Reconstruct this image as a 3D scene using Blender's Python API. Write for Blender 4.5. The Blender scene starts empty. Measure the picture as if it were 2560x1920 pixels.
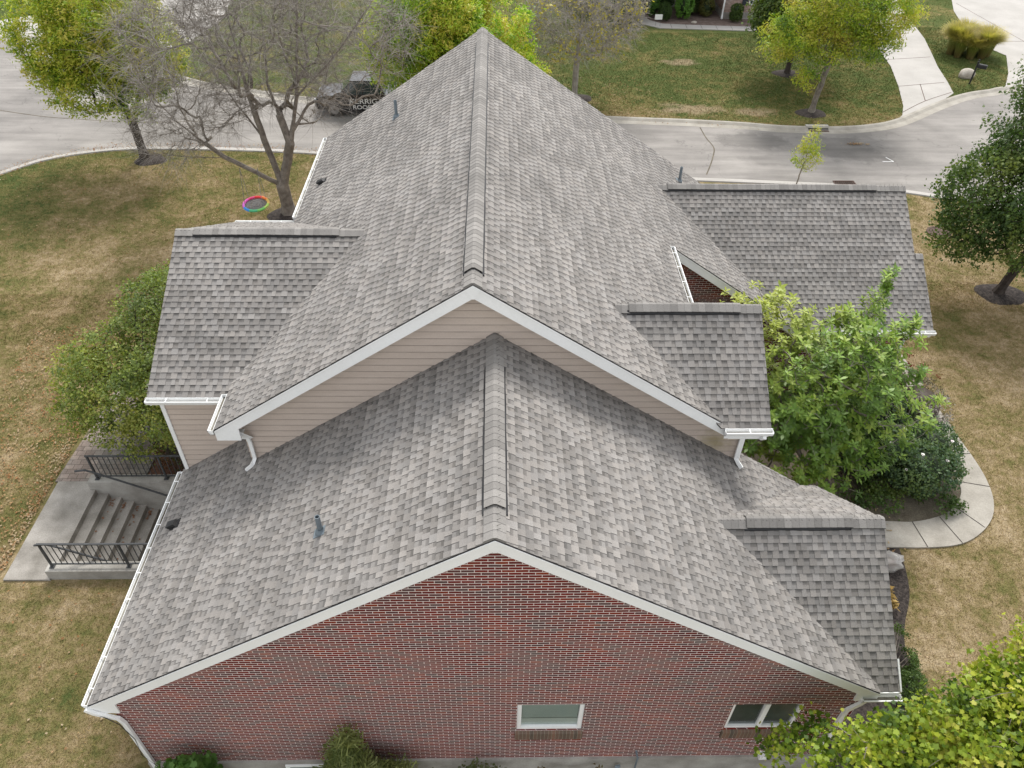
import bpy, bmesh, math, random
import numpy as np
from mathutils import Vector, Matrix
R = math.radians
scn = bpy.context.scene
COL = scn.collection

# ---------------------------------------------------------------- camera
cam_d = bpy.data.cameras.new('camera'); cam = bpy.data.objects.new('camera', cam_d); COL.objects.link(cam)
pitch, yaw, roll = 0.7278, 0.0297, 0.0194
F = Vector((math.sin(yaw)*math.cos(pitch), math.cos(yaw)*math.cos(pitch), -math.sin(pitch)))
R0 = Vector((math.cos(yaw), -math.sin(yaw), 0)); U0 = R0.cross(F)
Rt = R0*math.cos(roll) + U0*math.sin(roll); Up = -R0*math.sin(roll) + U0*math.cos(roll)
CAM = Vector((0.0055, -6.5917, 16.5622))
m4 = Matrix((Rt, Up, -F)).transposed().to_4x4(); m4.translation = CAM
cam.matrix_world = m4
cam_d.sensor_width = 36; cam_d.lens = 1900.0/2560*36
cam_d.clip_start = 0.1; cam_d.clip_end = 600
scn.camera = cam

# ---------------------------------------------------------------- world, sun, exposure
SUN_EL, SUN_AZ = R(50), R(12)          # azimuth from +Y towards +X
w = bpy.data.worlds.new('World'); scn.world = w; w.use_nodes = True
nt = w.node_tree; nt.nodes.clear()
sky = nt.nodes.new('ShaderNodeTexSky'); sky.sky_type = 'NISHITA'; sky.sun_disc = False
sky.sun_elevation = SUN_EL; sky.sun_rotation = SUN_AZ; sky.air_density = 1.0; sky.dust_density = 3.0
hs = nt.nodes.new('ShaderNodeHueSaturation'); hs.inputs['Saturation'].default_value = 0.28
bg = nt.nodes.new('ShaderNodeBackground'); bg.inputs['Strength'].default_value = 0.15
wo = nt.nodes.new('ShaderNodeOutputWorld')
nt.links.new(sky.outputs[0], hs.inputs['Color']); cl = nt.nodes.new('ShaderNodeMix'); cl.data_type = 'RGBA'; cl.inputs[0].default_value = 0.68      # thin even cloud deck over the clear sky
cl.inputs[7].default_value = (3.45, 3.5, 3.6, 1); nt.links.new(hs.outputs[0], cl.inputs[6]); nt.links.new(cl.outputs[2], bg.inputs['Color']); nt.links.new(bg.outputs[0], wo.inputs[0])
sd = bpy.data.lights.new('sun', 'SUN'); sd.energy = 1.5; sd.angle = R(20); sd.color = (1.0, 0.96, 0.90)
sun = bpy.data.objects.new('sun', sd); COL.objects.link(sun)
sv = Vector((math.sin(SUN_AZ)*math.cos(SUN_EL), math.cos(SUN_AZ)*math.cos(SUN_EL), math.sin(SUN_EL)))
sun.rotation_euler = sv.to_track_quat('Z', 'Y').to_euler(); sun.location = (0, 40, 60)
scn.view_settings.view_transform = 'Standard'; scn.view_settings.look = 'None'
scn.view_settings.exposure = 1.25; scn.view_settings.gamma = 1.0
scn.render.engine = 'CYCLES'

# ---------------------------------------------------------------- materials
def nmat(name):
    m = bpy.data.materials.new(name); m.use_nodes = True
    t = m.node_tree; b = t.nodes['Principled BSDF']; b.inputs['Specular IOR Level'].default_value = 0.3
    return m, t, b
def N(t, typ, **k):
    n = t.nodes.new(typ)
    for a, v in k.items(): setattr(n, a, v)
    return n
def noise(t, scale, det=4, rough=.55, coord=None):
    n = N(t, 'ShaderNodeTexNoise'); n.inputs['Scale'].default_value = scale; n.inputs['Detail'].default_value = det
    n.inputs['Roughness'].default_value = rough
    if coord is None:
        coord = N(t, 'ShaderNodeNewGeometry').outputs['Position']
    t.links.new(coord, n.inputs['Vector']); return n
def ramp(t, fac, stops):
    r = N(t, 'ShaderNodeValToRGB'); e = r.color_ramp.elements
    e[0].position = stops[0][0]; e[0].color = (*stops[0][1], 1)
    e[1].position = stops[-1][0]; e[1].color = (*stops[-1][1], 1)
    for p, c in stops[1:-1]:
        x = e.new(p); x.color = (*c, 1)
    t.links.new(fac, r.inputs[0]); return r
def mul(t, a, b, fac=1.0, mode='MULTIPLY'):
    m = N(t, 'ShaderNodeMix', data_type='RGBA', blend_type=mode); m.inputs[0].default_value = fac
    for s, x in ((6, a), (7, b)):
        if hasattr(x, 'links'): t.links.new(x, m.inputs[s])
        else: m.inputs[s].default_value = (*x, 1)
    return m.outputs[2]
def math_(t, op, a, b=0.0, c=None):
    m = N(t, 'ShaderNodeMath', operation=op)
    for i, x in enumerate((a, b) if c is None else (a, b, c)):
        if hasattr(x, 'links'): t.links.new(x, m.inputs[i])
        else: m.inputs[i].default_value = x
    return m.outputs[0]
def bump(t, b, h, dist=.01, st=.6):
    n = N(t, 'ShaderNodeBump'); n.inputs['Distance'].default_value = dist; n.inputs['Strength'].default_value = st
    t.links.new(h, n.inputs['Height']); t.links.new(n.outputs[0], b.inputs['Normal'])
g3 = lambda v: (v, v, v)
def mottled(name, c1, c2, scale=3, rough=.8, fine=60, amt=.25, bmp=.004, spec=.3, metal=0):
    m, t, b = nmat(name)
    n1 = noise(t, scale, 5); r1 = ramp(t, n1.outputs['Fac'], [(.3, c1), (.7, c2)])
    n2 = noise(t, fine, 3); r2 = ramp(t, n2.outputs['Fac'], [(.25, g3(1-amt)), (.75, g3(1+amt*.4))])
    t.links.new(mul(t, r1.outputs[0], r2.outputs[0]), b.inputs['Base Color'])
    b.inputs['Roughness'].default_value = rough; b.inputs['Specular IOR Level'].default_value = spec
    b.inputs['Metallic'].default_value = metal
    if bmp: bump(t, b, n2.outputs['Fac'], bmp)
    return m
M = {}
M['white'] = mottled('white_painted_trim', (.80, .81, .80), (.86, .865, .86), 1.5, .5, 30, .05, 0)
M['soffit'] = mottled('white_soffit', (.76, .77, .74), (.82, .82, .80), 1.5, .6, 30, .05, 0)
M['gutterdirt'] = mottled('gutter_dirt', (.10, .085, .06), (.30, .29, .25), 2.2, .9, 40, .3, 0)
M['black'] = mottled('black_plastic', (.012, .012, .013), (.03, .03, .032), 3, .5, 30, .1, 0)
M['felt'] = mottled('dark_roof_edge', (.03, .03, .03), (.05, .048, .045), 3, .9, 30, .1, 0)
M['iron'] = mottled('dark_painted_iron', (.045, .047, .05), (.075, .078, .08), 4, .55, 50, .2, 0)
M['lead'] = mottled('blue_grey_pipe', (.13, .165, .19), (.19, .22, .24), 5, .55, 40, .1, 0)
M['concrete'] = mottled('weathered_concrete', (.20, .185, .16), (.39, .365, .33), 1.6, .9, 35, .28, .003)
M['pale_concrete'] = mottled('pale_concrete', (.35, .335, .31), (.43, .41, .385), .5, .9, 25, .14, .002)
M['walkconc'] = mottled('walkway_concrete', (.27, .25, .215), (.40, .375, .33), 1.3, .9, 30, .18, .002)
M['foundation'] = mottled('foundation_concrete', (.24, .225, .20), (.42, .405, .37), 1.9, .9, 30, .15, .003)
M['bark'] = mottled('grey_brown_bark', (.15, .13, .108), (.32, .285, .245), 5, .95, 45, .35, .01)
M['bark_pale'] = mottled('pale_grey_bark', (.26, .235, .21), (.46, .43, .39), 4, .95, 40, .3, .006)
M['bark_dark'] = mottled('dark_bark', (.035, .028, .024), (.08, .065, .055), 5, .95, 40, .3, .008)
M['mulch'] = mottled('dark_mulch', (.028, .023, .021), (.085, .07, .062), 9, 1, 22, .75, .03)
M['mulch_red'] = mottled('red_brown_mulch', (.13, .095, .08), (.24, .18, .155), 3, 1, 30, .4, .02)
M['dirt'] = mottled('garden_dirt', (.085, .07, .05), (.20, .175, .13), 1.6, 1, 25, .45, .02)
M['stone'] = mottled('pale_boulder', (.32, .28, .23), (.50, .46, .40), 3, .9, 20, .25, .01)
M['rope'] = mottled('rope', (.16, .16, .165), (.24, .24, .25), 5, .9, 30, .1, 0)
M['interior'] = mottled('dark_interior', (.006, .008, .008), (.02, .024, .022), 3, .9, 20, .1, 0)
M['rust'] = mottled('rusty_iron_grate', (.06, .035, .025), (.12, .075, .06), 6, .8, 40, .3, .003)

def attr_mat(name, rough=.9, fine=90, amt=.25, big=.35, bamt=.12, spec=.2, bmp=.003):
    m, t, b = nmat(name)
    a = N(t, 'ShaderNodeAttribute', attribute_name='Col')
    n2 = noise(t, fine, 2, .7); r2 = ramp(t, n2.outputs['Fac'], [(.25, g3(1-amt)), (.75, g3(1+amt))])
    n1 = noise(t, big, 4, .6); r1 = ramp(t, n1.outputs['Fac'], [(.3, g3(1-bamt)), (.7, g3(1+bamt*.5))])
    t.links.new(mul(t, mul(t, a.outputs['Color'], r2.outputs[0]), r1.outputs[0]), b.inputs['Base Color'])
    b.inputs['Roughness'].default_value = rough; b.inputs['Specular IOR Level'].default_value = spec
    if bmp: bump(t, b, n2.outputs['Fac'], bmp)
    return m
M['shingle'] = attr_mat('asphalt_shingles', .92, 75, .22, .30, .14)
M['plain_attr'] = attr_mat('painted_plain', .6, 40, .06, 1, .05, .3, 0)

def leaf_mat(name, trans=.35, rough=.5, spec=.35):
    m, t, b = nmat(name)
    a = N(t, 'ShaderNodeAttribute', attribute_name='Col')
    t.links.new(a.outputs['Color'], b.inputs['Base Color'])
    b.inputs['Roughness'].default_value = rough; b.inputs['Specular IOR Level'].default_value = spec
    tr = N(t, 'ShaderNodeBsdfTranslucent'); t.links.new(mul(t, a.outputs['Color'], (1.25, 1.3, .7)), tr.inputs['Color'])
    mx = N(t, 'ShaderNodeMixShader'); mx.inputs[0].default_value = trans
    o = t.nodes['Material Output']
    t.links.new(b.outputs[0], mx.inputs[1]); t.links.new(tr.outputs[0], mx.inputs[2]); t.links.new(mx.outputs[0], o.inputs[0])
    return m
M['leaf'] = leaf_mat('foliage'); M['leaf_gloss'] = leaf_mat('glossy_foliage', .25, .45, .35); M['leaf_dry'] = leaf_mat('dry_leaves', .15, .8, .1)

def brick_mat(name, stops, mortar, bw=.2032, bh=.0692, mort=.0046, fine=50, vs=.72):
    m, t, b = nmat(name)
    uv = N(t, 'ShaderNodeUVMap').outputs[0]
    # slight wobble so that courses are not ruler-straight
    nz = noise(t, 7, 2, .5, uv); sub = N(t, 'ShaderNodeVectorMath', operation='SUBTRACT'); t.links.new(nz.outputs['Color'], sub.inputs[0]); sub.inputs[1].default_value = (.5, .5, .5)
    sc = N(t, 'ShaderNodeVectorMath', operation='SCALE'); t.links.new(sub.outputs[0], sc.inputs[0]); sc.inputs['Scale'].default_value = .008
    ad = N(t, 'ShaderNodeVectorMath', operation='ADD'); t.links.new(uv, ad.inputs[0]); t.links.new(sc.outputs[0], ad.inputs[1])
    br = N(t, 'ShaderNodeTexBrick'); br.offset = .5; br.squash = 1
    mpv = N(t, 'ShaderNodeMapping'); mpv.inputs['Scale'].default_value = (1, vs, 1); t.links.new(ad.outputs[0], mpv.inputs[0]); t.links.new(mpv.outputs[0], br.inputs['Vector'])
    br.inputs['Color1'].default_value = (0, 0, 0, 1); br.inputs['Color2'].default_value = (1, 1, 1, 1); br.inputs['Mortar'].default_value = (.5, .5, .5, 1)
    br.inputs['Scale'].default_value = 1; br.inputs['Mortar Size'].default_value = mort; br.inputs['Mortar Smooth'].default_value = .05
    br.inputs['Bias'].default_value = 0; br.inputs['Brick Width'].default_value = bw; br.inputs['Row Height'].default_value = bh*vs
    rr = ramp(t, br.outputs['Color'], stops)
    nf = noise(t, fine, 4, .7, uv); rf = ramp(t, nf.outputs['Fac'], [(.25, g3(.72)), (.75, g3(1.2))])
    nb = noise(t, .7, 4, .6, uv); rb = ramp(t, nb.outputs['Fac'], [(.3, (.74, .84, .88)), (.7, (1.16, 1.02, .98))])
    c = mul(t, mul(t, rr.outputs[0], rf.outputs[0]), rb.outputs[0])
    mm = N(t, 'ShaderNodeMix', data_type='RGBA'); t.links.new(br.outputs['Fac'], mm.inputs[0]); t.links.new(c, mm.inputs[6])
    mc = mul(t, mortar, rf.outputs[0], .35); t.links.new(mc, mm.inputs[7])
    t.links.new(mm.outputs[2], b.inputs['Base Color']); b.inputs['Roughness'].default_value = .95; b.inputs['Specular IOR Level'].default_value = .08
    hgt = math_(t, 'SUBTRACT', math_(t, 'MULTIPLY', nf.outputs['Fac'], .25), br.outputs['Fac'])
    bump(t, b, hgt, .005, .35)
    return m
M['brick'] = brick_mat('red_brick', [(0, (.095, .058, .055)), (.2, (.12, .045, .042)), (.4, (.13, .030, .026)), (.62, (.155, .024, .020)), (.85, (.175, .028, .020)), (1, (.23, .046, .020))], (.78, .71, .67))
M['brick_far'] = brick_mat('pinkish_tan_brick', [(0, (.24, .17, .14)), (.5, (.34, .24, .20)), (1, (.44, .33, .28))], (.45, .40, .36))
M['sill'] = brick_mat('brown_sill_brick', [(0, (.12, .095, .075)), (.5, (.17, .115, .085)), (1, (.22, .13, .09))], (.22, .20, .16), .072, .6, .004, vs=1)
M['soldier'] = brick_mat('soldier_brick', [(0, (.16, .075, .06)), (1, (.27, .08, .06))], (.52, .48, .45), .0692, .215, .0055, vs=1)
M['paver'] = brick_mat('grey_pavers', [(0, (.19, .17, .15)), (.5, (.25, .225, .20)), (1, (.31, .28, .245))], (.10, .085, .07), .25, .18, .007, 12, vs=1)

def siding_mat():
    m, t, b = nmat('tan_lap_siding')
    g = N(t, 'ShaderNodeNewGeometry').outputs['Position']
    mp = N(t, 'ShaderNodeMapping'); t.links.new(g, mp.inputs[0]); mp.inputs['Scale'].default_value = (.6, .6, 3)
    n = noise(t, 2.5, 5, .6, mp.outputs[0]); r = ramp(t, n.outputs['Fac'], [(.3, (.50, .42, .36)), (.7, (.56, .475, .41))])
    n2 = noise(t, 40, 3); r2 = ramp(t, n2.outputs['Fac'], [(.3, g3(.95)), (.7, g3(1.03))])
    # greenish algae where the right end of the gable wall stays damp
    vm = N(t, 'ShaderNodeVectorMath', operation='DISTANCE'); t.links.new(g, vm.inputs[0]); vm.inputs[1].default_value = (4.7, 4.68, 4.85)
    nn = noise(t, 6, 4); d = math_(t, 'ADD', vm.outputs['Value'], math_(t, 'MULTIPLY', nn.outputs['Fac'], .6))
    ra = ramp(t, d, [(.35, (.62, .62, .45)), (.8, g3(1))])
    t.links.new(mul(t, mul(t, r.outputs[0], r2.outputs[0]), ra.outputs[0]), b.inputs['Base Color']); b.inputs['Roughness'].default_value = .65
    return m
M['siding'] = siding_mat(); M['siding_edge'] = mottled('painted_lap_shadow', (.24, .20, .17), (.36, .31, .27), 3, .8, 30, .1, 0)  # edge colour is darkened to paint the shadow line at each lap

def asphalt_mat():
    m, t, b = nmat('old_pale_asphalt')
    n1 = noise(t, .22, 5, .6); r1 = ramp(t, n1.outputs['Fac'], [(.36, (.20, .188, .175)), (.50, (.252, .236, .22)), (.64, (.30, .282, .262))])
    g = N(t, 'ShaderNodeNewGeometry').outputs['Position']
    mp = N(t, 'ShaderNodeMapping'); t.links.new(g, mp.inputs[0]); mp.inputs['Scale'].default_value = (.18, 1.3, 1)
    n4 = noise(t, 1.2, 4, .6, mp.outputs[0]); r4 = ramp(t, n4.outputs['Fac'], [(.35, g3(.80)), (.65, g3(1.08))])
    n2 = noise(t, 70, 2, .8); r2 = ramp(t, n2.outputs['Fac'], [(.25, g3(.78)), (.75, g3(1.15))])
    c = mul(t, mul(t, r1.outputs[0], r2.outputs[0]), r4.outputs[0])
    # blotchy darker patches
    for (x, y, rx, ry, lo) in ((13.4, 30.9, 2.6, 1.1, .72), (17.8, 29.8, 2.4, 1.7, .74), (14.2, 28.6, 2.4, .8, .86)):
        mp2 = N(t, 'ShaderNodeMapping', vector_type='POINT'); t.links.new(g, mp2.inputs[0])
        mp2.inputs['Location'].default_value = (-x/rx, -y/ry, 0); mp2.inputs['Scale'].default_value = (1/rx, 1/ry, 0)
        ln = N(t, 'ShaderNodeVectorMath', operation='LENGTH'); t.links.new(mp2.outputs[0], ln.inputs[0])
        nn = noise(t, .75, 6, .7); d = math_(t, 'ADD', ln.outputs['Value'], math_(t, 'MULTIPLY', nn.outputs['Fac'], 2.2))
        ra = ramp(t, math_(t, 'MULTIPLY', d, .4), [(.70, g3(lo)), (.80, g3(1))]); c = mul(t, c, ra.outputs[0])
    v = N(t, 'ShaderNodeTexVoronoi', feature='DISTANCE_TO_EDGE'); v.inputs['Scale'].default_value = .16
    nw = noise(t, .9, 4); mxv = N(t, 'ShaderNodeVectorMath', operation='ADD'); t.links.new(g, mxv.inputs[0])
    scl = N(t, 'ShaderNodeVectorMath', operation='SCALE'); t.links.new(nw.outputs['Color'], scl.inputs[0]); scl.inputs['Scale'].default_value = 2.2
    t.links.new(scl.outputs[0], mxv.inputs[1]); t.links.new(mxv.outputs[0], v.inputs['Vector'])
    rc = ramp(t, v.outputs['Distance'], [(.0015, g3(.62)), (.004, g3(1))]); c = mul(t, c, rc.outputs[0], .8)
    t.links.new(c, b.inputs['Base Color']); b.inputs['Roughness'].default_value = .92; bump(t, b, n2.outputs['Fac'], .004)
    return m
M['asphalt'] = asphalt_mat()

def lawn_color(t):
    g = N(t, 'ShaderNodeNewGeometry').outputs['Position']; s = N(t, 'ShaderNodeSeparateXYZ'); t.links.new(g, s.inputs[0])
    X, Y = s.outputs[0], s.outputs[1]
    def mr(v, a, b_, c_, d_):
        m = N(t, 'ShaderNodeMapRange', interpolation_type='SMOOTHSTEP'); t.links.new(v, m.inputs[0])
        for i, q in enumerate((a, b_, c_, d_)): m.inputs[i+1].default_value = q
        return m.outputs[0]
    n1 = noise(t, .22, 4, .6); n2 = noise(t, 1.1, 4, .6); n3 = noise(t, 5, 4, .65)
    k = math_(t, 'ADD', math_(t, 'MULTIPLY', n1.outputs['Fac'], .40), math_(t, 'ADD', math_(t, 'MULTIPLY', n2.outputs['Fac'], .42), math_(t, 'MULTIPLY', n3.outputs['Fac'], .36)))
    far = mr(Y, 31, 38, 0, .12)
    right = math_(t, 'MULTIPLY', mr(X, 4, 9, 0, -.03), mr(Y, 24, 32, 1, 0))
    # the strip by the left kerb is greener
    dl = math_(t, 'SUBTRACT', Y, math_(t, 'MULTIPLY', math_(t, 'ADD', X, 23.0), .35))
    left = math_(t, 'MULTIPLY', mr(X, -24, -17, .16, .035), mr(dl, 15, 24, 0.45, 1))
    k = math_(t, 'ADD', math_(t, 'ADD', k, far), math_(t, 'ADD', right, left))
    r = ramp(t, k, [(.43, (.44, .355, .235)), (.51, (.35, .275, .165)), (.58, (.26, .205, .105)), (.66, (.17, .155, .06)), (.77, (.085, .11, .035))])
    # worn bare spots on the lawn across the road
    c = r.outputs[0]
    for (x, y, rx, ry) in ((10.8, 34.9, 2.3, 1.0), (14.3, 34.6, 1.6, .6), (11.6, 42.5, 1.4, .8)):
        mp2 = N(t, 'ShaderNodeMapping', vector_type='POINT'); t.links.new(g, mp2.inputs[0])
        mp2.inputs['Location'].default_value = (-x/rx, -y/ry, 0); mp2.inputs['Scale'].default_value = (1/rx, 1/ry, 0)
        ln = N(t, 'ShaderNodeVectorMath', operation='LENGTH'); t.links.new(mp2.outputs[0], ln.inputs[0])
        d = math_(t, 'ADD', ln.outputs['Value'], math_(t, 'MULTIPLY', n2.outputs['Fac'], 2.4))
        rm = ramp(t, math_(t, 'MULTIPLY', d, .4), [(.62, (1, 1, 1)), (.86, (0, 0, 0))])
        mx = N(t, 'ShaderNodeMix', data_type='RGBA'); t.links.new(math_(t, 'MULTIPLY', rm.outputs[0], .7), mx.inputs[0]); t.links.new(c, mx.inputs[6]); mx.inputs[7].default_value = (.34, .27, .18, 1); c = mx.outputs[2]
    return c
def lawn_mat():
    m, t, b = nmat('dry_patchy_lawn'); c = lawn_color(t)
    n = noise(t, 26, 3, .8); r = ramp(t, n.outputs['Fac'], [(.2, g3(.45)), (.5, g3(.9)), (.8, g3(1.35))])
    t.links.new(mul(t, c, r.outputs[0]), b.inputs['Base Color']); b.inputs['Roughness'].default_value = 1; b.inputs['Specular IOR Level'].default_value = .05
    bump(t, b, n.outputs['Fac'], .05, .8); return m
M['lawn'] = lawn_mat()
def blade_mat():
    m, t, b = nmat('grass_blade'); c = lawn_color(t); a = N(t, 'ShaderNodeAttribute', attribute_name='Col')
    t.links.new(mul(t, c, a.outputs['Color']), b.inputs['Base Color']); b.inputs['Roughness'].default_value = .9; b.inputs['Specular IOR Level'].default_value = .05
    return m
M['blade'] = blade_mat()

M['blind_slats'] = mottled('grey_green_blind_slats', (.50, .56, .53), (.58, .63, .60), 2, .6, 30, .05, 0)
def glass_mat():
    m, t, b = nmat('window_glass'); o = t.nodes['Material Output']
    gl = N(t, 'ShaderNodeBsdfGlossy'); gl.inputs['Roughness'].default_value = .03; tr = N(t, 'ShaderNodeBsdfTransparent')
    tr.inputs[0].default_value = (.88, .94, .92, 1)
    mx = N(t, 'ShaderNodeMixShader'); fr = N(t, 'ShaderNodeFresnel'); fr.inputs[0].default_value = 1.5
    t.links.new(math_(t, 'ADD', fr.outputs[0], .04), mx.inputs[0]); t.links.new(tr.outputs[0], mx.inputs[1]); t.links.new(gl.outputs[0], mx.inputs[2]); t.links.new(mx.outputs[0], o.inputs[0])
    return m
M['glass'] = glass_mat()
def simple(name, c, rough=.5, metal=0, spec=.5):
    return mottled(name, tuple(x*.93 for x in c), c, 2, rough, 30, .05, 0, spec, metal)
M['carpaint'] = simple('black_car_paint', (.012, .013, .015), .18, 0, .6); M['carglass'] = simple('dark_car_glass', (.03, .045, .05), .08, 0, .8)
M['tyre'] = simple('tyre_rubber', (.02, .02, .02), .9); M['rim'] = simple('alloy_rim', (.35, .35, .36), .35, .8)
M['lettering'] = simple('white_lettering', (.72, .72, .70), .5); M['lamp_red'] = simple('red_lamp_lens', (.3, .02, .02), .3)
M['headlamp'] = simple('headlamp_lens', (.6, .62, .65), .15)
M['blind'] = mottled('pale_green_blind', (.66, .69, .66), (.72, .75, .72), 2, .6, 30, .05, 0)
M['blind_dark'] = mottled('dark_grey_blind', (.07, .085, .085), (.11, .13, .13), 2, .6, 30, .05, 0)  # dark grey for the two-pane window's blind and the other recess
M['shutter'] = simple('dark_blue_shutter', (.015, .022, .035), .6)
def plastic_mat():
    m, t, b = nmat('clear_crumpled_plastic'); o = t.nodes['Material Output']
    n = noise(t, 22, 4, .7); bump(t, b, n.outputs['Fac'], .03, 1)
    b.inputs['Base Color'].default_value = (.62, .60, .57, 1); b.inputs['Roughness'].default_value = .2; b.inputs['Specular IOR Level'].default_value = .8
    tr = N(t, 'ShaderNodeBsdfTransparent'); mx = N(t, 'ShaderNodeMixShader'); mx.inputs[0].default_value = .55
    t.links.new(tr.outputs[0], mx.inputs[1]); t.links.new(b.outputs[0], mx.inputs[2]); t.links.new(mx.outputs[0], o.inputs[0])
    return m
M['plastic'] = plastic_mat()
M['granite_red'] = mottled('red_brown_leaf_litter', (.10, .05, .035), (.22, .12, .08), 12, 1, 50, .4, .01)

# ---------------------------------------------------------------- object helpers
def link(o, parent=None):
    COL.objects.link(o)
    if parent is not None: o.parent = parent
    return o
def tag(o, label=None, cat=None, group=None, kind=None):
    if label: o['label'] = label
    if cat: o['category'] = cat
    if group: o['group'] = group
    if kind: o['kind'] = kind
    return o
def thing(name, loc, label, cat, group=None):
    o = bpy.data.objects.new(name, None); COL.objects.link(o); o.location = loc; o.empty_display_size = .3
    return tag(o, label, cat, group)
class MB:
    """Collects geometry given in WORLD coordinates."""
    def __init__(s): s.v = []; s.f = []; s.c = []; s.uv = []; s.mi = []
    def face(s, pts, col=None, uv=None, mi=0, vcols=None):
        i = len(s.v); s.v += [tuple(p) for p in pts]; s.f.append(tuple(range(i, i+len(pts))))
        s.c.append(vcols if vcols else [col or (1, 1, 1)]*len(pts)); s.uv.append(uv or [(0, 0)]*len(pts)); s.mi.append(mi)
    def box(s, a, b, col=None, mi=0, fr=None):
        x0, y0, z0 = a; x1, y1, z1 = b
        P = [(x0, y0, z0), (x1, y0, z0), (x1, y1, z0), (x0, y1, z0), (x0, y0, z1), (x1, y0, z1), (x1, y1, z1), (x0, y1, z1)]
        if fr: P = [fr(p) for p in P]
        for q in ((0, 3, 2, 1), (4, 5, 6, 7), (0, 1, 5, 4), (2, 3, 7, 6), (1, 2, 6, 5), (3, 0, 4, 7)):
            pts = [P[k] for k in q]
            k = q
            if k in ((0, 1, 5, 4), (2, 3, 7, 6)): uv = [(p[0], p[2]) for p in pts]
            elif k in ((1, 2, 6, 5), (3, 0, 4, 7)): uv = [(p[1], p[2]) for p in pts]
            else: uv = [(p[0], p[1]) for p in pts]
            s.face(pts, col, uv, mi)
    def prism(s, poly, vec, col=None, mi=0, uvf=None):
        vec = Vector(vec); A = [Vector(p) for p in poly]; B = [p+vec for p in A]; n = len(A)
        uvf = uvf or (lambda p: (p[0], p[2]))
        s.face(A[::-1], col, [uvf(p) for p in A[::-1]], mi); s.face(B, col, [uvf(p) for p in B], mi)
        for i in range(n):
            j = (i+1) % n; q = [A[i], A[j], B[j], B[i]]
            l = (A[j]-A[i]).length; h = vec.length
            s.face(q, col, [(0, 0), (l, 0), (l, h), (0, h)], mi)
    def tube(s, pts, r, k=8, col=None, mi=0, cap=True, prof=None, up=(0, 0, 1)):
        P = [Vector(p) for p in pts]; n = len(P); rings = []
        for i, p in enumerate(P):
            d0 = (P[i]-P[i-1]).normalized() if i > 0 else None; d1 = (P[i+1]-P[i]).normalized() if i < n-1 else None
            d = (d0+d1).normalized() if (d0 and d1) else (d0 or d1)
            u = Vector(up); a = d.cross(u)
            if a.length < .05: a = d.cross(Vector((0, 1, 0)))
            a.normalize(); b = a.cross(d).normalized()
            rr = r[i] if hasattr(r, '__len__') else r
            m_ = 1.0
            if d0 and d1: m_ = 1/max(.5, math.cos(d0.angle(d1)/2))
            if prof: ring = [p + a*x + b*y for x, y in prof]
            else: ring = [p + (a*math.cos(2*math.pi*j/k)+b*math.sin(2*math.pi*j/k))*rr for j in range(k)]
            rings.append(ring)
        K = len(rings[0])
        for i in range(n-1):
            for j in range(K): q = (j+1) % K; s.face([rings[i][j], rings[i][q], rings[i+1][q], rings[i+1][j]], col, None, mi)
        if cap: s.face(rings[0][::-1], col, None, mi); s.face(rings[-1], col, None, mi)
    def lathe(s, base, prof, k=16, col=None, mi=0, axis=None):
        B = Vector(base); rings = [[B+Vector((r*math.cos(2*math.pi*j/k), r*math.sin(2*math.pi*j/k), z)) for j in range(k)] for r, z in prof]
        for i in range(len(prof)-1):
            for j in range(k): q = (j+1) % k; s.face([rings[i][j], rings[i][q], rings[i+1][q], rings[i+1][j]], col, None, mi)
    def build(s, name, mats, parent=None, merge=False, smooth=False):
        me = bpy.data.meshes.new(name)
        root = parent
        off = Vector((0, 0, 0))
        while root is not None: off += Vector(root.location); root = root.parent
        vv = np.array(s.v, dtype=float) - np.array(off) if s.v else np.zeros((0, 3))
        me.from_pydata(vv.tolist(), [], s.f)
        ca = me.color_attributes.new('Col', 'FLOAT_COLOR', 'CORNER')
        flat = np.array([(*c, 1) for f in s.c for c in f], dtype=np.float32); ca.data.foreach_set('color', flat.ravel())
        ul = me.uv_layers.new(name='UVMap'); ul.data.foreach_set('uv', np.array([u for f in s.uv for u in f], dtype=np.float32).ravel())
        if not isinstance(mats, (list, tuple)): mats = [mats]
        for m in mats: me.materials.append(M[m] if isinstance(m, str) else m)
        if any(s.mi): me.polygons.foreach_set('material_index', s.mi)
        if merge or smooth:
            bm = bmesh.new(); bm.from_mesh(me); bmesh.ops.remove_doubles(bm, verts=bm.verts, dist=1e-4)
            bmesh.ops.recalc_face_normals(bm, faces=bm.faces); bm.to_mesh(me); bm.free()
        if smooth: me.polygons.foreach_set('use_smooth', [True]*len(me.polygons))
        me.update()
        return link(bpy.data.objects.new(name, me), parent)
def np_mesh(name, V, nper, cols, mat, parent=None, extra_off=(0, 0, 0)):
    """V: (faces, nper, 3) world coords, each face its own verts; cols (faces,3)."""
    me = bpy.data.meshes.new(name); nf = len(V)
    off = Vector(extra_off); root = parent
    while root is not None: off += Vector(root.location); root = root.parent
    vv = (V.reshape(-1, 3) - np.array(off)).astype(np.float32)
    me.vertices.add(nf*nper); me.vertices.foreach_set('co', vv.ravel())
    me.loops.add(nf*nper); me.loops.foreach_set('vertex_index', np.arange(nf*nper, dtype=np.int32))
    me.polygons.add(nf); me.polygons.foreach_set('loop_start', np.arange(0, nf*nper, nper, dtype=np.int32)); me.polygons.foreach_set('loop_total', np.full(nf, nper, dtype=np.int32))
    ca = me.color_attributes.new('Col', 'FLOAT_COLOR', 'CORNER')
    cc = np.ones((nf, nper, 4), dtype=np.float32); cc[:, :, :3] = cols[:, None, :] if cols.ndim == 2 else cols
    ca.data.foreach_set('color', cc.ravel())
    me.materials.append(M[mat]); me.update(calc_edges=True)
    return link(bpy.data.objects.new(name, me), parent)
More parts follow.
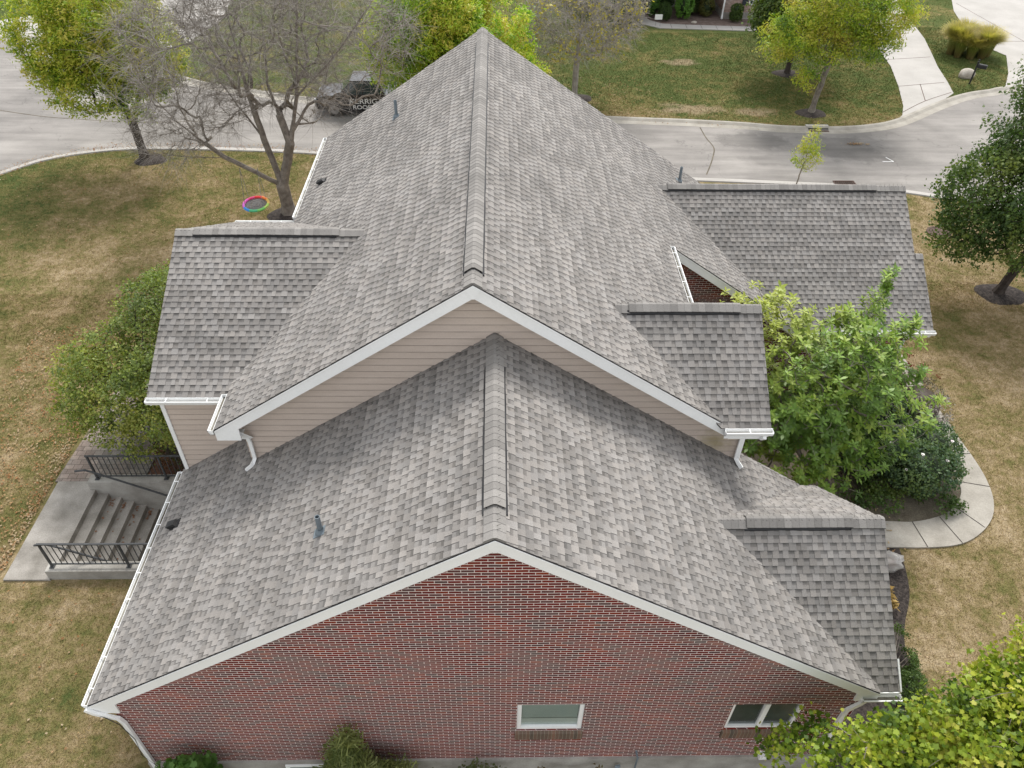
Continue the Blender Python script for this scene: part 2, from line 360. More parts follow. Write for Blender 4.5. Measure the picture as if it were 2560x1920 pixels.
def clip(poly, a, b, c):
    """keep a*x+b*y<=c"""
    out = []
    for i in range(len(poly)):
        p, q = poly[i], poly[(i+1) % len(poly)]; dp = a*p[0]+b*p[1]-c; dq = a*q[0]+b*q[1]-c
        if dp <= 0: out.append(p)
        if dp*dq < 0: t = dp/(dp-dq); out.append(tuple(p[k]+(q[k]-p[k])*t for k in range(len(p))))
    return out
def clip_convex(poly, conv):
    for i in range(len(conv)):
        (x0, y0), (x1, y1) = conv[i][:2], conv[(i+1) % len(conv)][:2]
        poly = clip(poly, y1-y0, -(x1-x0), (y1-y0)*x0-(x1-x0)*y0)   # inside = left of edge (ccw)
        if len(poly) < 3: return []
    return poly

# ---------------------------------------------------------------- the house
HX = thing('brick_house', (0, 9, 0), 'large brick and tan-sided house with grey shingled gable roofs, seen from above', 'house')
E = .143
def roof_slope(O, U, V, polys, seed, parent=HX, name='roof_slope', tone=1.0):
    """O origin at the eave line, U along the eave, V up the slope (unit), polys: convex ccw polygons in (u,v)."""
    rng = random.Random(seed); O = Vector(O); U = Vector(U).normalized(); V = Vector(V).normalized(); Nn = U.cross(V)
    if Nn.z < 0: Nn = -Nn
    mb = MB(); us = [p[0] for q in polys for p in q]; vs = [p[1] for q in polys for p in q]
    k0, k1 = int(math.floor(min(vs)/E)), int(math.ceil(max(vs)/E))
    pt = lambda u, v, h: O+U*u+V*v+Nn*h
    pal = [.245, .236, .222, .203, .188, .176]; warm = (1.06, 1.0, .94)
    for k in range(k0, k1):
        v0, v1 = k*E + rng.uniform(-.003, .003), (k+1)*E+.004; u = min(us)-rng.uniform(0, .5); tooth = True
        run = rng.choice(pal); left = rng.uniform(.3, 1.0)
        while u < max(us):
            wd = rng.uniform(.08, .155) if tooth else rng.uniform(.07, .14)
            left -= wd
            if left < 0: run = rng.choice(pal); left = rng.uniform(.2, .8)
            c = run*rng.uniform(.95, 1.06)*tone*(1.04 if tooth else .98); tint = rng.uniform(-.012, .014)
            col = (c*(warm[0]+tint), c*warm[1], c*(warm[2]-tint))
            hb, ht = (.017, .005) if tooth else (.009, .001)
            
            for conv in polys:
                q = clip_convex([(u, v0), (u+wd, v0), (u+wd, v1), (u, v1)], conv)
                if len(q) < 3: continue
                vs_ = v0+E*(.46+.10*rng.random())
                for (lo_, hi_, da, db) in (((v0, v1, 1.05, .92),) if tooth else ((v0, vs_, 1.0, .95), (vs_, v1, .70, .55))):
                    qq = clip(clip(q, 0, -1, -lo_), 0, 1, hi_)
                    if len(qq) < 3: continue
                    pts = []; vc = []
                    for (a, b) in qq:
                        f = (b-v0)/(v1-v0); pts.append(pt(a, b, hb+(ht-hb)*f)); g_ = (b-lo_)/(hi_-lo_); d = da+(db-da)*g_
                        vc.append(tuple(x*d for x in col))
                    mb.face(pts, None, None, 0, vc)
                lo = [a for a, b in q if abs(b-v0) < 1e-6]
                if len(lo) == 2:
                    a0, a1 = min(lo), max(lo)
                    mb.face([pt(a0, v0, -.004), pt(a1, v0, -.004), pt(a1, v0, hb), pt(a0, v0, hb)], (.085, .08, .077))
                if tooth and len(q) == 4:
                    for a in (u, u+wd):
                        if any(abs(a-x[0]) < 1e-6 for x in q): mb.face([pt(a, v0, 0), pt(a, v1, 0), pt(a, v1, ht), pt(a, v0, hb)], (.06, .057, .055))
            u += wd; tooth = not tooth
    for conv in polys:   # the deck under the shingles
        A = [pt(a, b, -.002) for a, b in conv]; mb.prism(A, -Nn*.045, None, 1)
    return mb.build(name, ['shingle', 'felt'], parent)
def ridge_caps(p0, p1, s, vent, seed, parent=HX, hw=.165):
    rng = random.Random(seed); p0, p1 = Vector(p0), Vector(p1); A = (p1-p0).normalized(); L = (p1-p0).length
    S = A.cross(Vector((0, 0, 1))).normalized(); Z = Vector((0, 0, 1)); mb = MB()
    def ring(t, lift, wd):
        r = []
        for x in (-1, -.72, -.4, -.15, 0, .15, .4, .72, 1):
            d = abs(x)*wd; drop = s*max(0, d-.03)*1.0 + (.0 if d < .03 else .002); r.append(p0+A*t+S*x*wd+Z*(lift-drop+.004*math.sin(t*2.1+seed)*(abs(x))))
        return r
    t = 0.0; step = .146
    while t < L-.01:
        t1 = min(L, t+step+.02); inside = vent[0]-.01 <= t < vent[1]-.01
        lift = .058 if inside else .024
        c = rng.choice([.25, .235, .22, .205, .19])*rng.uniform(.95, 1.05); col = (c*1.05, c, c*.94)
        a, b = ring(t, lift+.006, hw), ring(t1, lift, hw)
        for i in range(8): mb.face([a[i], a[i+1], b[i+1], b[i]], col)
        e = ring(t, lift-.001, hw)
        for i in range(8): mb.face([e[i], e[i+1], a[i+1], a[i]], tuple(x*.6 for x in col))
        if t == 0:
            fz = [p-Z*.045 for p in e]
            for i in range(8): mb.face([fz[i], fz[i+1], e[i+1], e[i]], tuple(x*.8 for x in col))
        for i in (0, 8):
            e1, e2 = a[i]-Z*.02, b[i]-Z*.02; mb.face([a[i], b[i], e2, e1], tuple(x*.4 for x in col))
        t += step
    cap = mb.build('ridge_vent' if vent[1] > vent[0] else 'ridge_cap', ['shingle'], parent)
    if vent[1] > vent[0]:
        n = max(2, int((vent[1]-vent[0])/.3))
        for sd in (-1, 1):
            m2 = MB()
            for i in range(n):
                ta, tb = vent[0]+(vent[1]-vent[0])*i/n, vent[0]+(vent[1]-vent[0])*(i+1)/n
                wob = [.018+.006*math.sin(i*1.7+sd), .018+.006*math.sin((i+1)*1.7+sd)]
                pr = []
                for tt, wv in ((ta, wob[0]), (tb, wob[1])):
                    x0, x1 = hw-.05, hw+wv+(.008 if abs(A.y) > .5 else -.004)
                    pr.append([p0+A*tt+S*sd*x0+Z*(.046-s*x0), p0+A*tt+S*sd*x1+Z*(.038-s*x1), p0+A*tt+S*sd*x1+Z*(.016-s*x1), p0+A*tt+S*sd*x0+Z*(.0-s*x0)])
                a, b = pr
                for j in range(4): m2.face([a[j], a[(j+1) % 4], b[(j+1) % 4], b[j]])
                if i == 0: m2.face(a)
                if i == n-1: m2.face(b)
            m2.build('vent_strip', ['black'], cap)
    return cap
def slopeV(dx, dy, s): return Vector((dx, dy, s)).normalized()
sF, sR, sW, sSm, sFw, sG = .6629, .6711, .515, .70, .775, .68
kF, kR = math.hypot(1, sF), math.hypot(1, sR)
# -- front block main slopes (ridge x=0, z 7.774, rake at y=-.05)
zF = 7.774
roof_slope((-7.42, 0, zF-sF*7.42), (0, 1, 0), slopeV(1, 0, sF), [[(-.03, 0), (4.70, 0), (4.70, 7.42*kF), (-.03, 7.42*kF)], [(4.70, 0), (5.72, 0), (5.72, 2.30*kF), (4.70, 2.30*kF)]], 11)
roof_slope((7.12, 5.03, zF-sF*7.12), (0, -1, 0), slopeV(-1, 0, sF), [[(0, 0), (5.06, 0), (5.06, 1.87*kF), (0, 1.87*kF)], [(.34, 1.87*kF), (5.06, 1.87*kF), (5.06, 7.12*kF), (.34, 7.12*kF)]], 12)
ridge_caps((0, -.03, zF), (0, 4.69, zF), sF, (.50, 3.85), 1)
# -- front block right cross gable (ridge y=2.54, z 4.92)
zf = 4.92; hf = 2.50; kf = math.hypot(1, sFw)
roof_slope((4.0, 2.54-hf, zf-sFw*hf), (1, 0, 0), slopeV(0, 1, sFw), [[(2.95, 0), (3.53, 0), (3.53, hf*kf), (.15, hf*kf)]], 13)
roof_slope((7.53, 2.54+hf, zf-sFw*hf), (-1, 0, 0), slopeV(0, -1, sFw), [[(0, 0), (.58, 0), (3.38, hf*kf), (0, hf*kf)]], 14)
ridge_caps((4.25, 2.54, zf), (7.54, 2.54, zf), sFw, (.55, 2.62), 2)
# -- rear block main slopes (ridge x=-.38, z 9.12)
xR, zR, yR0, yR1 = -.38, 9.117, 4.34, 18.33
wl, wr = 5.30, 5.15
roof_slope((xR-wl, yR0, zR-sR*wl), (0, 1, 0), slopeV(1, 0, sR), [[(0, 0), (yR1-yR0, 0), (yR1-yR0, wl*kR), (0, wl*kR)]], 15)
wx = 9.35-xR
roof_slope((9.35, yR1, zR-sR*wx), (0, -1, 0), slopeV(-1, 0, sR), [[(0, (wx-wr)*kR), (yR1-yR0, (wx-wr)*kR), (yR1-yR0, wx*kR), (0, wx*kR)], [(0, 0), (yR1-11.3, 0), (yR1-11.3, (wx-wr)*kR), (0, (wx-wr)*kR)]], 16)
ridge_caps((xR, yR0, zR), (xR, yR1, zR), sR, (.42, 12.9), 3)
# -- left wing (ridge y=9.18, z 7.32)
hw_ = 3.70; kW = math.hypot(1, sW); zW = 7.32; yW = 9.18; xWl = -7.45
roof_slope((xWl, yW-hw_, zW-sW*hw_), (1, 0, 0), slopeV(0, 1, sW), [[(0, 0), (1.75, 0), (4.6, hw_*kW), (0, hw_*kW)]], 17)
roof_slope((-2.85, yW+hw_, zW-sW*hw_), (-1, 0, 0), slopeV(0, -1, sW), [[(2.85, 0), (4.6, 0), (4.6, hw_*kW), (0, hw_*kW)]], 18)
ridge_caps((xWl, yW, zW), (-3.05, yW, zW), sW, (.42, 3.75), 4)
# -- small right wing (ridge y=6.40, z 7.20)
hs_ = 2.15; kS = math.hypot(1, sSm); zS = 7.19; yS = 6.40; xS = 5.62
roof_slope((2.2, yS-hs_, zS-sSm*hs_), (1, 0, 0), slopeV(0, 1, sSm), [[(2.40, 0), (3.42, 0), (3.42, hs_*kS), (.2, hs_*kS)]], 19)
roof_slope((xS, yS+hs_, zS-sSm*hs_), (-1, 0, 0), slopeV(0, -1, sSm), [[(0, 0), (1.02, 0), (3.22, hs_*kS), (0, hs_*kS)]], 20)
ridge_caps((2.52, yS, zS), (xS, yS, zS), sSm, (.25, 2.62), 5)
# -- garage wing (ridge y=15.2, z 5.44), lower part juts out to the right
hg = 3.93; kG = math.hypot(1, sG); zG = 5.45; yG = 15.2
vj = (hg-1.90)*kG
roof_slope((4.5, yG-hg, zG-sG*hg), (1, 0, 0), slopeV(0, 1, sG), [[(4.55, 0), (8.65, 0), (8.65, vj), (2.4, vj)], [(2.4, vj), (8.41, vj), (8.41, hg*kG), (.3, hg*kG)]], 21)
roof_slope((12.91, yG+hg, zG-sG*hg), (-1, 0, 0), slopeV(0, -1, sG), [[(0, 0), (4.0, 0), (8.1, hg*kG), (0, hg*kG)]], 22)
ridge_caps((4.95, yG, zG), (12.91, yG, zG), sG, (.35, 7.0), 6)
ridge_caps((12.915, 13.30, zG-sG*1.90+.0), (13.15, 13.30, zG-sG*1.90), sG, (0, 0), 7)
mbx = MB(); mbx.prism([(12.93, 13.30, 4.12), (12.93, 14.0, 3.7), (12.93, 14.0, 3.6), (12.93, 13.3, 4.0)], (.22, 0, 0)); mbx.build('roof_slope', ['shingle'], HX)

# -- walls
def wall_prism(poly, vec, mat, name='wall', parent=HX, axis='x'):
    mb = MB(); uvf = (lambda p: (p[0], p[2])) if axis == 'x' else (lambda p: (p[1], p[2]))
    mb.prism(poly, vec, None, 0, uvf); return mb.build(name, [mat], parent)
FT = .33   # top of the foundation
W1 = (.42, 1.69, 1.60, 2.67); W2 = (4.50, 5.86, 1.57, 2.60)
def front_wall():
    mb = MB(); y = .0; xl, xr = -7.05, 6.78
    zt = lambda x: zF-sF*abs(x)-.10
    xs = [xl, W1[0], W1[1], W2[0], W2[1], xr]
    def quad(x0, x1, z0, z1): mb.face([(x0, y, z0), (x1, y, z0), (x1, y, z1), (x0, y, z1)], None, [(x0, z0), (x1, z0), (x1, z1), (x0, z1)])
    zc = 2.95
    for a, b in zip(xs[:-1], xs[1:]):
        wn = W1 if a == W1[0] else (W2 if a == W2[0] else None)
        if wn: quad(a, b, FT, wn[2]); quad(a, b, wn[3], zc)
        else: quad(a, b, FT, zc)
    P = [(xl, zc), (xr, zc), (xr, zt(xr)), (0, zt(0)), (xl, zt(xl))]
    mb.face([(p[0], y, p[1]) for p in P], None, P)
    for wn in (W1, W2):   # reveals
        x0, x1, z0, z1 = wn; d = .10
        for q in ([(x0, y, z0), (x0, y+d, z0), (x0, y+d, z1), (x0, y, z1)], [(x1, y, z0), (x1, y+d, z0), (x1, y+d, z1), (x1, y, z1)], [(x0, y, z1), (x1, y, z1), (x1, y+d, z1), (x0, y+d, z1)], [(x0, y, z0), (x1, y, z0), (x1, y+d, z0), (x0, y+d, z0)]):
            mb.face(q, None, [(p[1]+p[0], p[2]) for p in q])
    mb.build('gable_wall', ['brick'], HX)
front_wall()
wall_prism([(-7.05, .02, FT), (-7.05, 5.6, FT), (-7.05, 5.6, 2.95), (-7.05, .02, 2.95)], (.15, 0, 0), 'brick', axis='y')
wall_prism([(6.78, .02, FT), (6.78, 4.9, FT), (6.78, 4.9, 3.05), (6.78, .02, 3.05)], (-.15, 0, 0), 'brick', axis='y')
wall_prism([(7.22, .35, 0), (7.22, 4.72, 0), (7.22, 4.72, 3.1), (7.22, 2.54, 4.78), (7.22, .35, 3.1)], (-.12, 0, 0), 'brick', axis='y')
wall_prism([(5.3, 4.86, 0), (7.1, 4.86, 0), (7.1, 4.86, 3.0), (5.3, 4.86, 4.1)], (0, -.12, 0), 'brick')
mb = MB(); mb.box((-7.09, -.04, -.6), (6.82, .14, FT-.004)); mb.box((-7.09, .145, -1.6), (-6.9, 5.6, FT-.004)); mb.build('foundation', ['foundation'], HX)
# rear block walls below the roof
wall_prism([(4.60, 8.2, 0), (4.60, 11.6, 0), (4.60, 11.6, 5.4), (4.60, 8.2, 5.4)], (-.12, 0, 0), 'brick', axis='y')
zr_at = lambda x: zR-sR*(x-xR)-.11
wall_prism([(4.48, 11.62, 0), (8.95, 11.62, 0), (8.95, 11.62, zr_at(8.95)), (4.48, 11.62, zr_at(4.48))], (0, .12, 0), 'brick', name='gable_wall')
wall_prism([(8.97, 11.68, 0), (12.72, 11.68, 0), (12.72, 11.68, 2.30), (8.97, 11.68, 2.30)], (0, .12, 0), 'brick')
wall_prism([(8.97, 11.66, 2.302), (12.74, 11.66, 2.302), (12.74, 11.66, 2.515), (8.97, 11.66, 2.515)], (0, .12, 0), 'soldier', name='soldier_course')
wall_prism([(12.72, 11.82, 0), (12.72, 18.7, 0), (12.72, 18.7, 2.7), (12.72, 15.2, 5.2), (12.72, 11.82, 2.7)], (-.12, 0, 0), 'brick', axis='y')
wall_prism([(-5.3, 18.0, 0), (8.9, 18.0, 0), (8.9, 18.0, 2.4), (xR, 18.0, zR-.35), (-5.3, 18.0, 5.3)], (0, .12, 0), 'brick')
wall_prism([(-5.30, 12.6, 0), (-5.30, 18.0, 0), (-5.30, 18.0, 5.6), (-5.30, 12.6, 5.6)], (.12, 0, 0), 'brick', axis='y')
# lap siding
def siding(conv, fr, name='siding_wall', back=None, parent=HX):
    """conv: convex ccw polygon (h,z); fr(h,z,out) -> world"""
    mb = MB(); e = .163; z0, z1 = min(p[1] for p in conv), max(p[1] for p in conv); hs = [p[0] for p in conv]
    k = math.floor(z0/e)
    while k*e < z1:
        a, b = k*e, (k+1)*e
        q = clip_convex([(min(hs)-1, a), (max(hs)+1, a), (max(hs)+1, b), (min(hs)-1, b)], conv)
        if len(q) >= 3:
            mb.face([fr(h, z, .020*(1-(z-a)/e)) for h, z in q])
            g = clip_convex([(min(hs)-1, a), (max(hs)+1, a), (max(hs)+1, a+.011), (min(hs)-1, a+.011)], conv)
            if len(g) >= 3: mb.face([fr(h, z, .0225*(1-(z-a)/e)) for h, z in g], None, None, 1)  # thin dark strip standing in for the lap's shadow
            lo = [h for h, z in q if abs(z-a) < 1e-6]
            if len(lo) == 2: mb.face([fr(min(lo), a, 0), fr(max(lo), a, 0), fr(max(lo), a, .020), fr(min(lo), a, .020)])
        k += 1
    A = [fr(h, z, -.01) for h, z in conv]; B = [fr(h, z, -.12) for h, z in conv]; mb.face(A); mb.face(B)
    for i in range(len(A)): j = (i+1) % len(A); mb.face([A[i], A[j], B[j], B[i]])
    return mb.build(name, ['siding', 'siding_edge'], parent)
yG0 = 4.69
zt = lambda x: zR-sR*abs(x-xR)-.10
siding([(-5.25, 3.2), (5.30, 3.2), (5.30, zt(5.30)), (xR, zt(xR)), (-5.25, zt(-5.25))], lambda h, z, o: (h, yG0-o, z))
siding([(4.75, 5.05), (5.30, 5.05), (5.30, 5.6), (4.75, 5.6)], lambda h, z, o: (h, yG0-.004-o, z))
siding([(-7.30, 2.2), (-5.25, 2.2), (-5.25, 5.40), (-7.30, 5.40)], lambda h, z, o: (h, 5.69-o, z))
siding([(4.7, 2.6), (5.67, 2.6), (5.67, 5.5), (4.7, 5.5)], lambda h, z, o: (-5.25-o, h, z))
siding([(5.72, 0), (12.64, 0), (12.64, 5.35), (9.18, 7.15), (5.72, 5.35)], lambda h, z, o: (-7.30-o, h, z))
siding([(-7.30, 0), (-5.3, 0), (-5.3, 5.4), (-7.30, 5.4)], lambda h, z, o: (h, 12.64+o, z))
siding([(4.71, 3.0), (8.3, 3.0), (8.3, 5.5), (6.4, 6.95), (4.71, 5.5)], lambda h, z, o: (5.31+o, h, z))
mb = MB()
for (a, b) in (((-7.345, 5.655, 2.0), (-7.255, 5.70, 5.36)), ((-7.345, 5.70, 0), (-7.318, 5.80, 5.36)), ((5.24, 4.655, 3.0), (5.345, 4.70, 5.52)), ((5.33, 4.70, 3.0), (5.348, 4.80, 5.52))): mb = MB(); mb.box(a, b); mb.build('corner_trim', ['white'], HX)

# -- rake boards, soffits
def rake(x0, z0, x1, z1, s, y, th, hb, ret, extra=None, mat='white'):
    """board following the slope in the XZ plane from eave (x0) to ridge (x1); ret=horizontal boxed return length"""
    sg = 1 if x1 > x0 else -1; mb = MB(); d = .035
    top = [(x0, z0-d), (x1, z1-d)]
    bot = [(x1, z1-d-hb)]
    if ret: bot += [(x0+sg*ret, z0+s*ret-d-hb), (x0+sg*(ret*.98), z0-d-hb*.98), (x0, z0-d-hb*.98)]
    else: bot += [(x0, z0-d-hb)]
    P = top+bot
    mb.prism([(x, y, z) for x, z in P], (0, th, 0))
    if abs(x1-xR) < .01 or x1 == 0:
        if x0 < x1: mb.prism([(x1-.13, y-.014, z1-d-s*.13+.004), (x1, y-.014, z1-d+.006), (x1+.13, y-.014, z1-d-s*.13+.004), (x1+.03, y-.014, z1-d-hb-.01), (x1-.03, y-.014, z1-d-hb-.01)], (0, .012, 0))
    # drip edge, slightly proud
    mb.prism([(x0, y-.012, z0-d+.012), (x1, y-.012, z1-d+.012), (x1, y-.012, z1-d-.03), (x0, y-.012, z0-d-.03)], (0, .010, 0))
    return mb.build('rake_board', [mat], HX)
hbF = .25
rake(-7.42, zF-sF*7.42, 0, zF, sF, -.035, .033, hbF, .50)
rake(7.12, zF-sF*7.12, 0, zF, sF, -.035, .033, hbF, .42)
rake(xR-wl, zR-sR*wl, xR, zR, sR, yR0+.01, .03, .27, .50)
rake(xR+wr, zR-sR*wr, xR, zR, sR, yR0+.01, .03, .27, 0)
rake(9.35, zR-sR*(9.35-xR), 4.85, zR-sR*(4.85-xR), sR, 11.31, .03, .26, .35)
def soffit_x(pts, y0, y1):
    mb = MB(); mb.prism([(x, y0, z) for x, z in pts], (0, y1-y0, 0)); mb.build('soffit', ['soffit'], HX)
def under(x0, z0, x1, z1, t=.03, d=.30): return [(x0, z0-d), (x1, z1-d), (x1, z1-d-t), (x0, z0-d-t)]
soffit_x(under(xR-wl+.4, zR-sR*(wl-.4), xR, zR), yR0+.042, 4.66)
soffit_x(under(xR, zR, xR+wr-.2, zR-sR*(wr-.2)), yR0+.042, 4.66)
soffit_x(under(4.95, zR-sR*(4.95-xR), 9.2, zR-sR*(9.2-xR), .03, .27), 11.345, 11.61)
mb = MB()   # small gable-end returns seen at the eaves
for a, b in (((xR-wl+.02, yR0+.045, zR-sR*wl-.30), (xR-wl+.48, 4.66, zR-sR*wl-.27)), ((-7.41, .0, zF-sF*7.42-.285), (-6.93, 5.6, zF-sF*7.42-.25)), ((-7.45, 5.50, 5.22), (-5.3, 5.67, 5.25)), ((4.8, 4.27, 5.36), (5.6, 4.66, 5.39)), ((9.0, 11.3, 2.52), (13.13, 11.66, 2.55))):
    mb = MB(); mb.box(a, b); mb.build('soffit', ['soffit'], HX)
# rakes running in y (wing ends)
def rake_y(x, ya, za, yb, zb, yc, zc, th=.03, hb=.2, d=.035):
    mb = MB()
    for (y0, z0, y1, z1) in ((ya, za, yb, zb), (yb, zb, yc, zc)):
        mb.prism([(x, y0, z0-d), (x, y1, z1-d), (x, y1, z1-d-hb), (x, y0, z0-d-hb)], (th, 0, 0))
    return mb.build('rake_board', ['white'], HX)
rake_y(xWl+.01, yW-hw_, zW-sW*hw_, yW, zW, yW+hw_, zW-sW*hw_); rake_y(xS-.04, yS-hs_, zS-sSm*hs_, yS, zS, yS+hs_, zS-sSm*hs_)
rake_y(7.49, 2.54-hf, zf-sFw*hf, 2.54, zf, 2.54+hf, zf-sFw*hf); rake_y(12.87, yG-1.9, zG-sG*1.9, yG, zG, yG+hg, zG-sG*hg)
rake_y(13.11, yG-hg, zG-sG*hg, 13.3, zG-sG*1.9, 13.9, 3.75)

# -- gutters
def gutter(p0, p1, out, straps=True, caps=(True, True), label=None, dirt=True):
    p0, p1, out = Vector(p0), Vector(p1), Vector(out); A = (p1-p0).normalized(); L = (p1-p0).length; Z = Vector((0, 0, 1)); t = .008
    mb = MB(); prof = [(0, .02), (0, -.115), (.085, -.115), (.125, -.03), (.125, 0), (.105, 0), (.105, -.008), (.125-t, -.008), (.125-t, -.03), (.085-t*.6, -.115+t), (t, -.115+t), (t, .02)]
    mb.prism([p0+out*x+Z*z for x, z in prof], A*L)
    for c, at in zip(caps, (p0, p1-A*t)):
        if c: mb.prism([at+out*x+Z*z for x, z in ((0, 0), (0, -.115), (.085, -.115), (.125, -.03), (.125, 0))], A*t)
    g = mb.build('gutter', ['white'], HX)
    if label: g['label'] = label
    if dirt:
        m2 = MB(); m2.prism([p0+A*.012+out*x+Z*z for x, z in ((.011, -.07), (.011, -.104), (.08, -.104), (.095, -.07))], A*(L-.024)); m2.build('gutter_debris', ['gutterdirt'], g)
    if straps:
        n = max(1, int(L/.62))
        for i in range(n):
            m3 = MB(); c = p0+A*(L*(i+.5)/n)
            m3.prism([c+out*x+Z*z for x, z in ((-.02, .012), (.118, .006), (.118, -.006), (-.02, .0))], A*.018)
            m3.build('gutter_strap', ['white'], g)
    return g
gutter((-7.43, -.02, zF-sF*7.42-.01), (-7.43, 5.66, zF-sF*7.42-.01), (-1, 0, 0))
gutter((xR-wl-.01, yR0, zR-sR*wl-.01), (xR-wl-.01, 5.44, zR-sR*wl-.01), (-1, 0, 0), straps=False)
gutter((xWl-.02, yW-hw_-.01, zW-sW*hw_-.01), (-5.72, yW-hw_-.01, zW-sW*hw_-.01), (0, -1, 0), caps=(True, False))
gutter((xWl-.02, yW+hw_+.01, zW-sW*hw_-.01), (-5.72, yW+hw_+.01, zW-sW*hw_-.01), (0, 1, 0), caps=(True, False))
gutter((xR-wl-.01, 12.95, zR-sR*wl-.01), (xR-wl-.01, yR1, zR-sR*wl-.01), (-1, 0, 0))
gutter((xR+wr-.10, yS-hs_-.01, zS-sSm*hs_-.01), (xS+.03, yS-hs_-.01, zS-sSm*hs_-.01), (0, -1, 0))
gutter((xR+wr+.01, 8.55, zR-sR*wr-.01), (xR+wr+.01, 11.28, zR-sR*wr-.01), (1, 0, 0))
gutter((9.25, yG-hg-.01, zG-sG*hg-.01), (13.2, yG-hg-.01, zG-sG*hg-.01), (0, -1, 0))
gutter((6.82, .005, 2.92), (7.56, .005, 2.92), (0, -1, 0), straps=False)
mb = MB(); mb.box((6.80, .01, 2.72), (7.52, .03, 2.98)); mb.prism([(7.55, .04, 2.97), (7.55, .5, 3.33), (7.55, .5, 3.2), (7.55, .04, 2.8)], (.035, 0, 0)); mb.build('fascia', ['white'], HX)
# fascia boards behind the gutters
mb = MB()
for a, b in (((-7.42, .0, 2.62), (-7.40, 5.66, 2.82)), ((xR-wl, yR0+.05, 5.30), (xR-wl+.02, 5.5, 5.53)), ((xWl, 5.475, 5.2), (-5.7, 5.50, 5.38)), ((4.7, 4.245, 5.4), (5.58, 4.26, 5.65)), ((9.2, 11.275, 2.52), (13.13, 11.29, 2.74)), ((4.76, 8.5, 5.35), (4.78, 11.28, 5.62))): mb = MB(); mb.box(a, b); mb.build('fascia', ['white'], HX)
# -- downspouts
PR = [(-.04, -.03), (.04, -.03), (.04, .03), (-.04, .03)]
def duct(pts, label=None, up=(0, 1, 0)):
    mb = MB(); mb.tube(pts, 1, prof=PR, up=up); o = mb.build('downspout', ['white'], HX)
    if label: o['label'] = label
    return o
duct([(-7.48, -.06, 2.78), (-7.35, -.075, 2.66), (-7.0, -.055, 2.40), (-6.96, -.05, 2.2), (-6.96, -.05, .1), (-6.96, -.2, -.05)])
duct([(-5.66, 4.42, 5.42), (-5.5, 4.50, 5.24), (-5.17, 4.60, 5.10), (-5.15, 4.62, 4.95), (-5.15, 4.62, 4.44), (-5.2, 4.48, 4.36), (-5.32, 4.42, 4.27)])
duct([(5.50, 4.15, 5.52), (5.46, 4.25, 5.40), (5.25, 4.58, 5.34), (5.24, 4.61, 5.2), (5.24, 4.61, 4.42), (5.3, 4.52, 4.34), (5.36, 4.44, 4.28)])
duct([(12.85, 11.2, 2.62), (12.78, 11.4, 2.42), (12.62, 11.62, 2.25), (12.62, 11.62, .1)])
duct([(6.9, -.05, 2.82), (6.85, -.05, 2.7), (6.68, -.05, 2.45), (6.66, -.05, 2.3), (6.66, -.05, .1)])
duct([(7.62, 5.1, 2.85), (7.3, 5.0, 2.6), (7.26, 4.95, 2.4), (7.26, 4.95, .1)])
mb = MB(); mb.prism([(-5.36, 4.36, 5.45), (-5.27, 4.36, 5.52), (-5.12, 4.62, 5.08), (-5.2, 4.62, 5.02)], (.07, 0, 0)); mb.build('eave_return', ['white'], HX)
# -- pipes and roof vents
def roofpt(side, x, y): return {'FL': zF-sF*abs(x), 'RL': zR-sR*abs(x-xR), 'RR': zR-sR*abs(x-xR)}[side]
for side, x, y, h in (('FL', -3.04, 1.65, .42), ('RL', -2.92, 15.59, .50), ('RR', 6.22, 17.0, .52)):
    z = roofpt(side, x, y); s = sF if side == 'FL' else sR; sg = -1 if side != 'RR' else 1
    mb = MB(); k = 20
    mb.lathe((x, y, z), [(.046, -.05), (.046, h), (.036, h), (.036, h-.25), (0, h-.25)], k)
    p = mb.build('vent_pipe', ['lead'], HX, smooth=False)
    m2 = MB(); m2.lathe((x, y, z+.01), [(.10, -.02), (.095, .02), (.07, .06), (.057, .09)], k)
    dz = lambda dx: -s*sg*dx*1.0
    m2.prism([(x+dx, y+dy, z+.022+dz(dx)) for dx, dy in ((-.13, -.10), (.08, -.10), (.08, .10), (-.13, .10))], (0, 0, -.01)); m2.build('flashing', ['lead'], p)
for side, x, y in (('FL', -7.05, 3.84), ('RL', -5.2, 14.33)):
    z = roofpt(side, x, y); s = sF if side == 'FL' else sR; mb = MB()
    U = Vector((0, 1, 0)); V = Vector((1, 0, s)).normalized(); Nn = Vector((-s, 0, 1)).normalized(); O = Vector((x, y, z))
    fr = lambda p: O+U*p[0]+V*p[1]+Nn*p[2]
    mb.box((-.12, .0, .01), (.12, .25, .024), fr=fr)
    P = [(-.095, 0, .02), (.095, 0, .02), (.095, .20, .02), (-.095, .20, .02)]; Q = [(-.09, -.05, .11), (.09, -.05, .11), (.07, .16, .09), (-.07, .16, .09)]
    A = [fr(p) for p in P]; B = [fr(p) for p in Q]; mb.face(A); mb.face(B)
    for i in range(4): j = (i+1) % 4; mb.face([A[i], A[j], B[j], B[i]])
    mb.build('roof_vent', ['black'], HX)
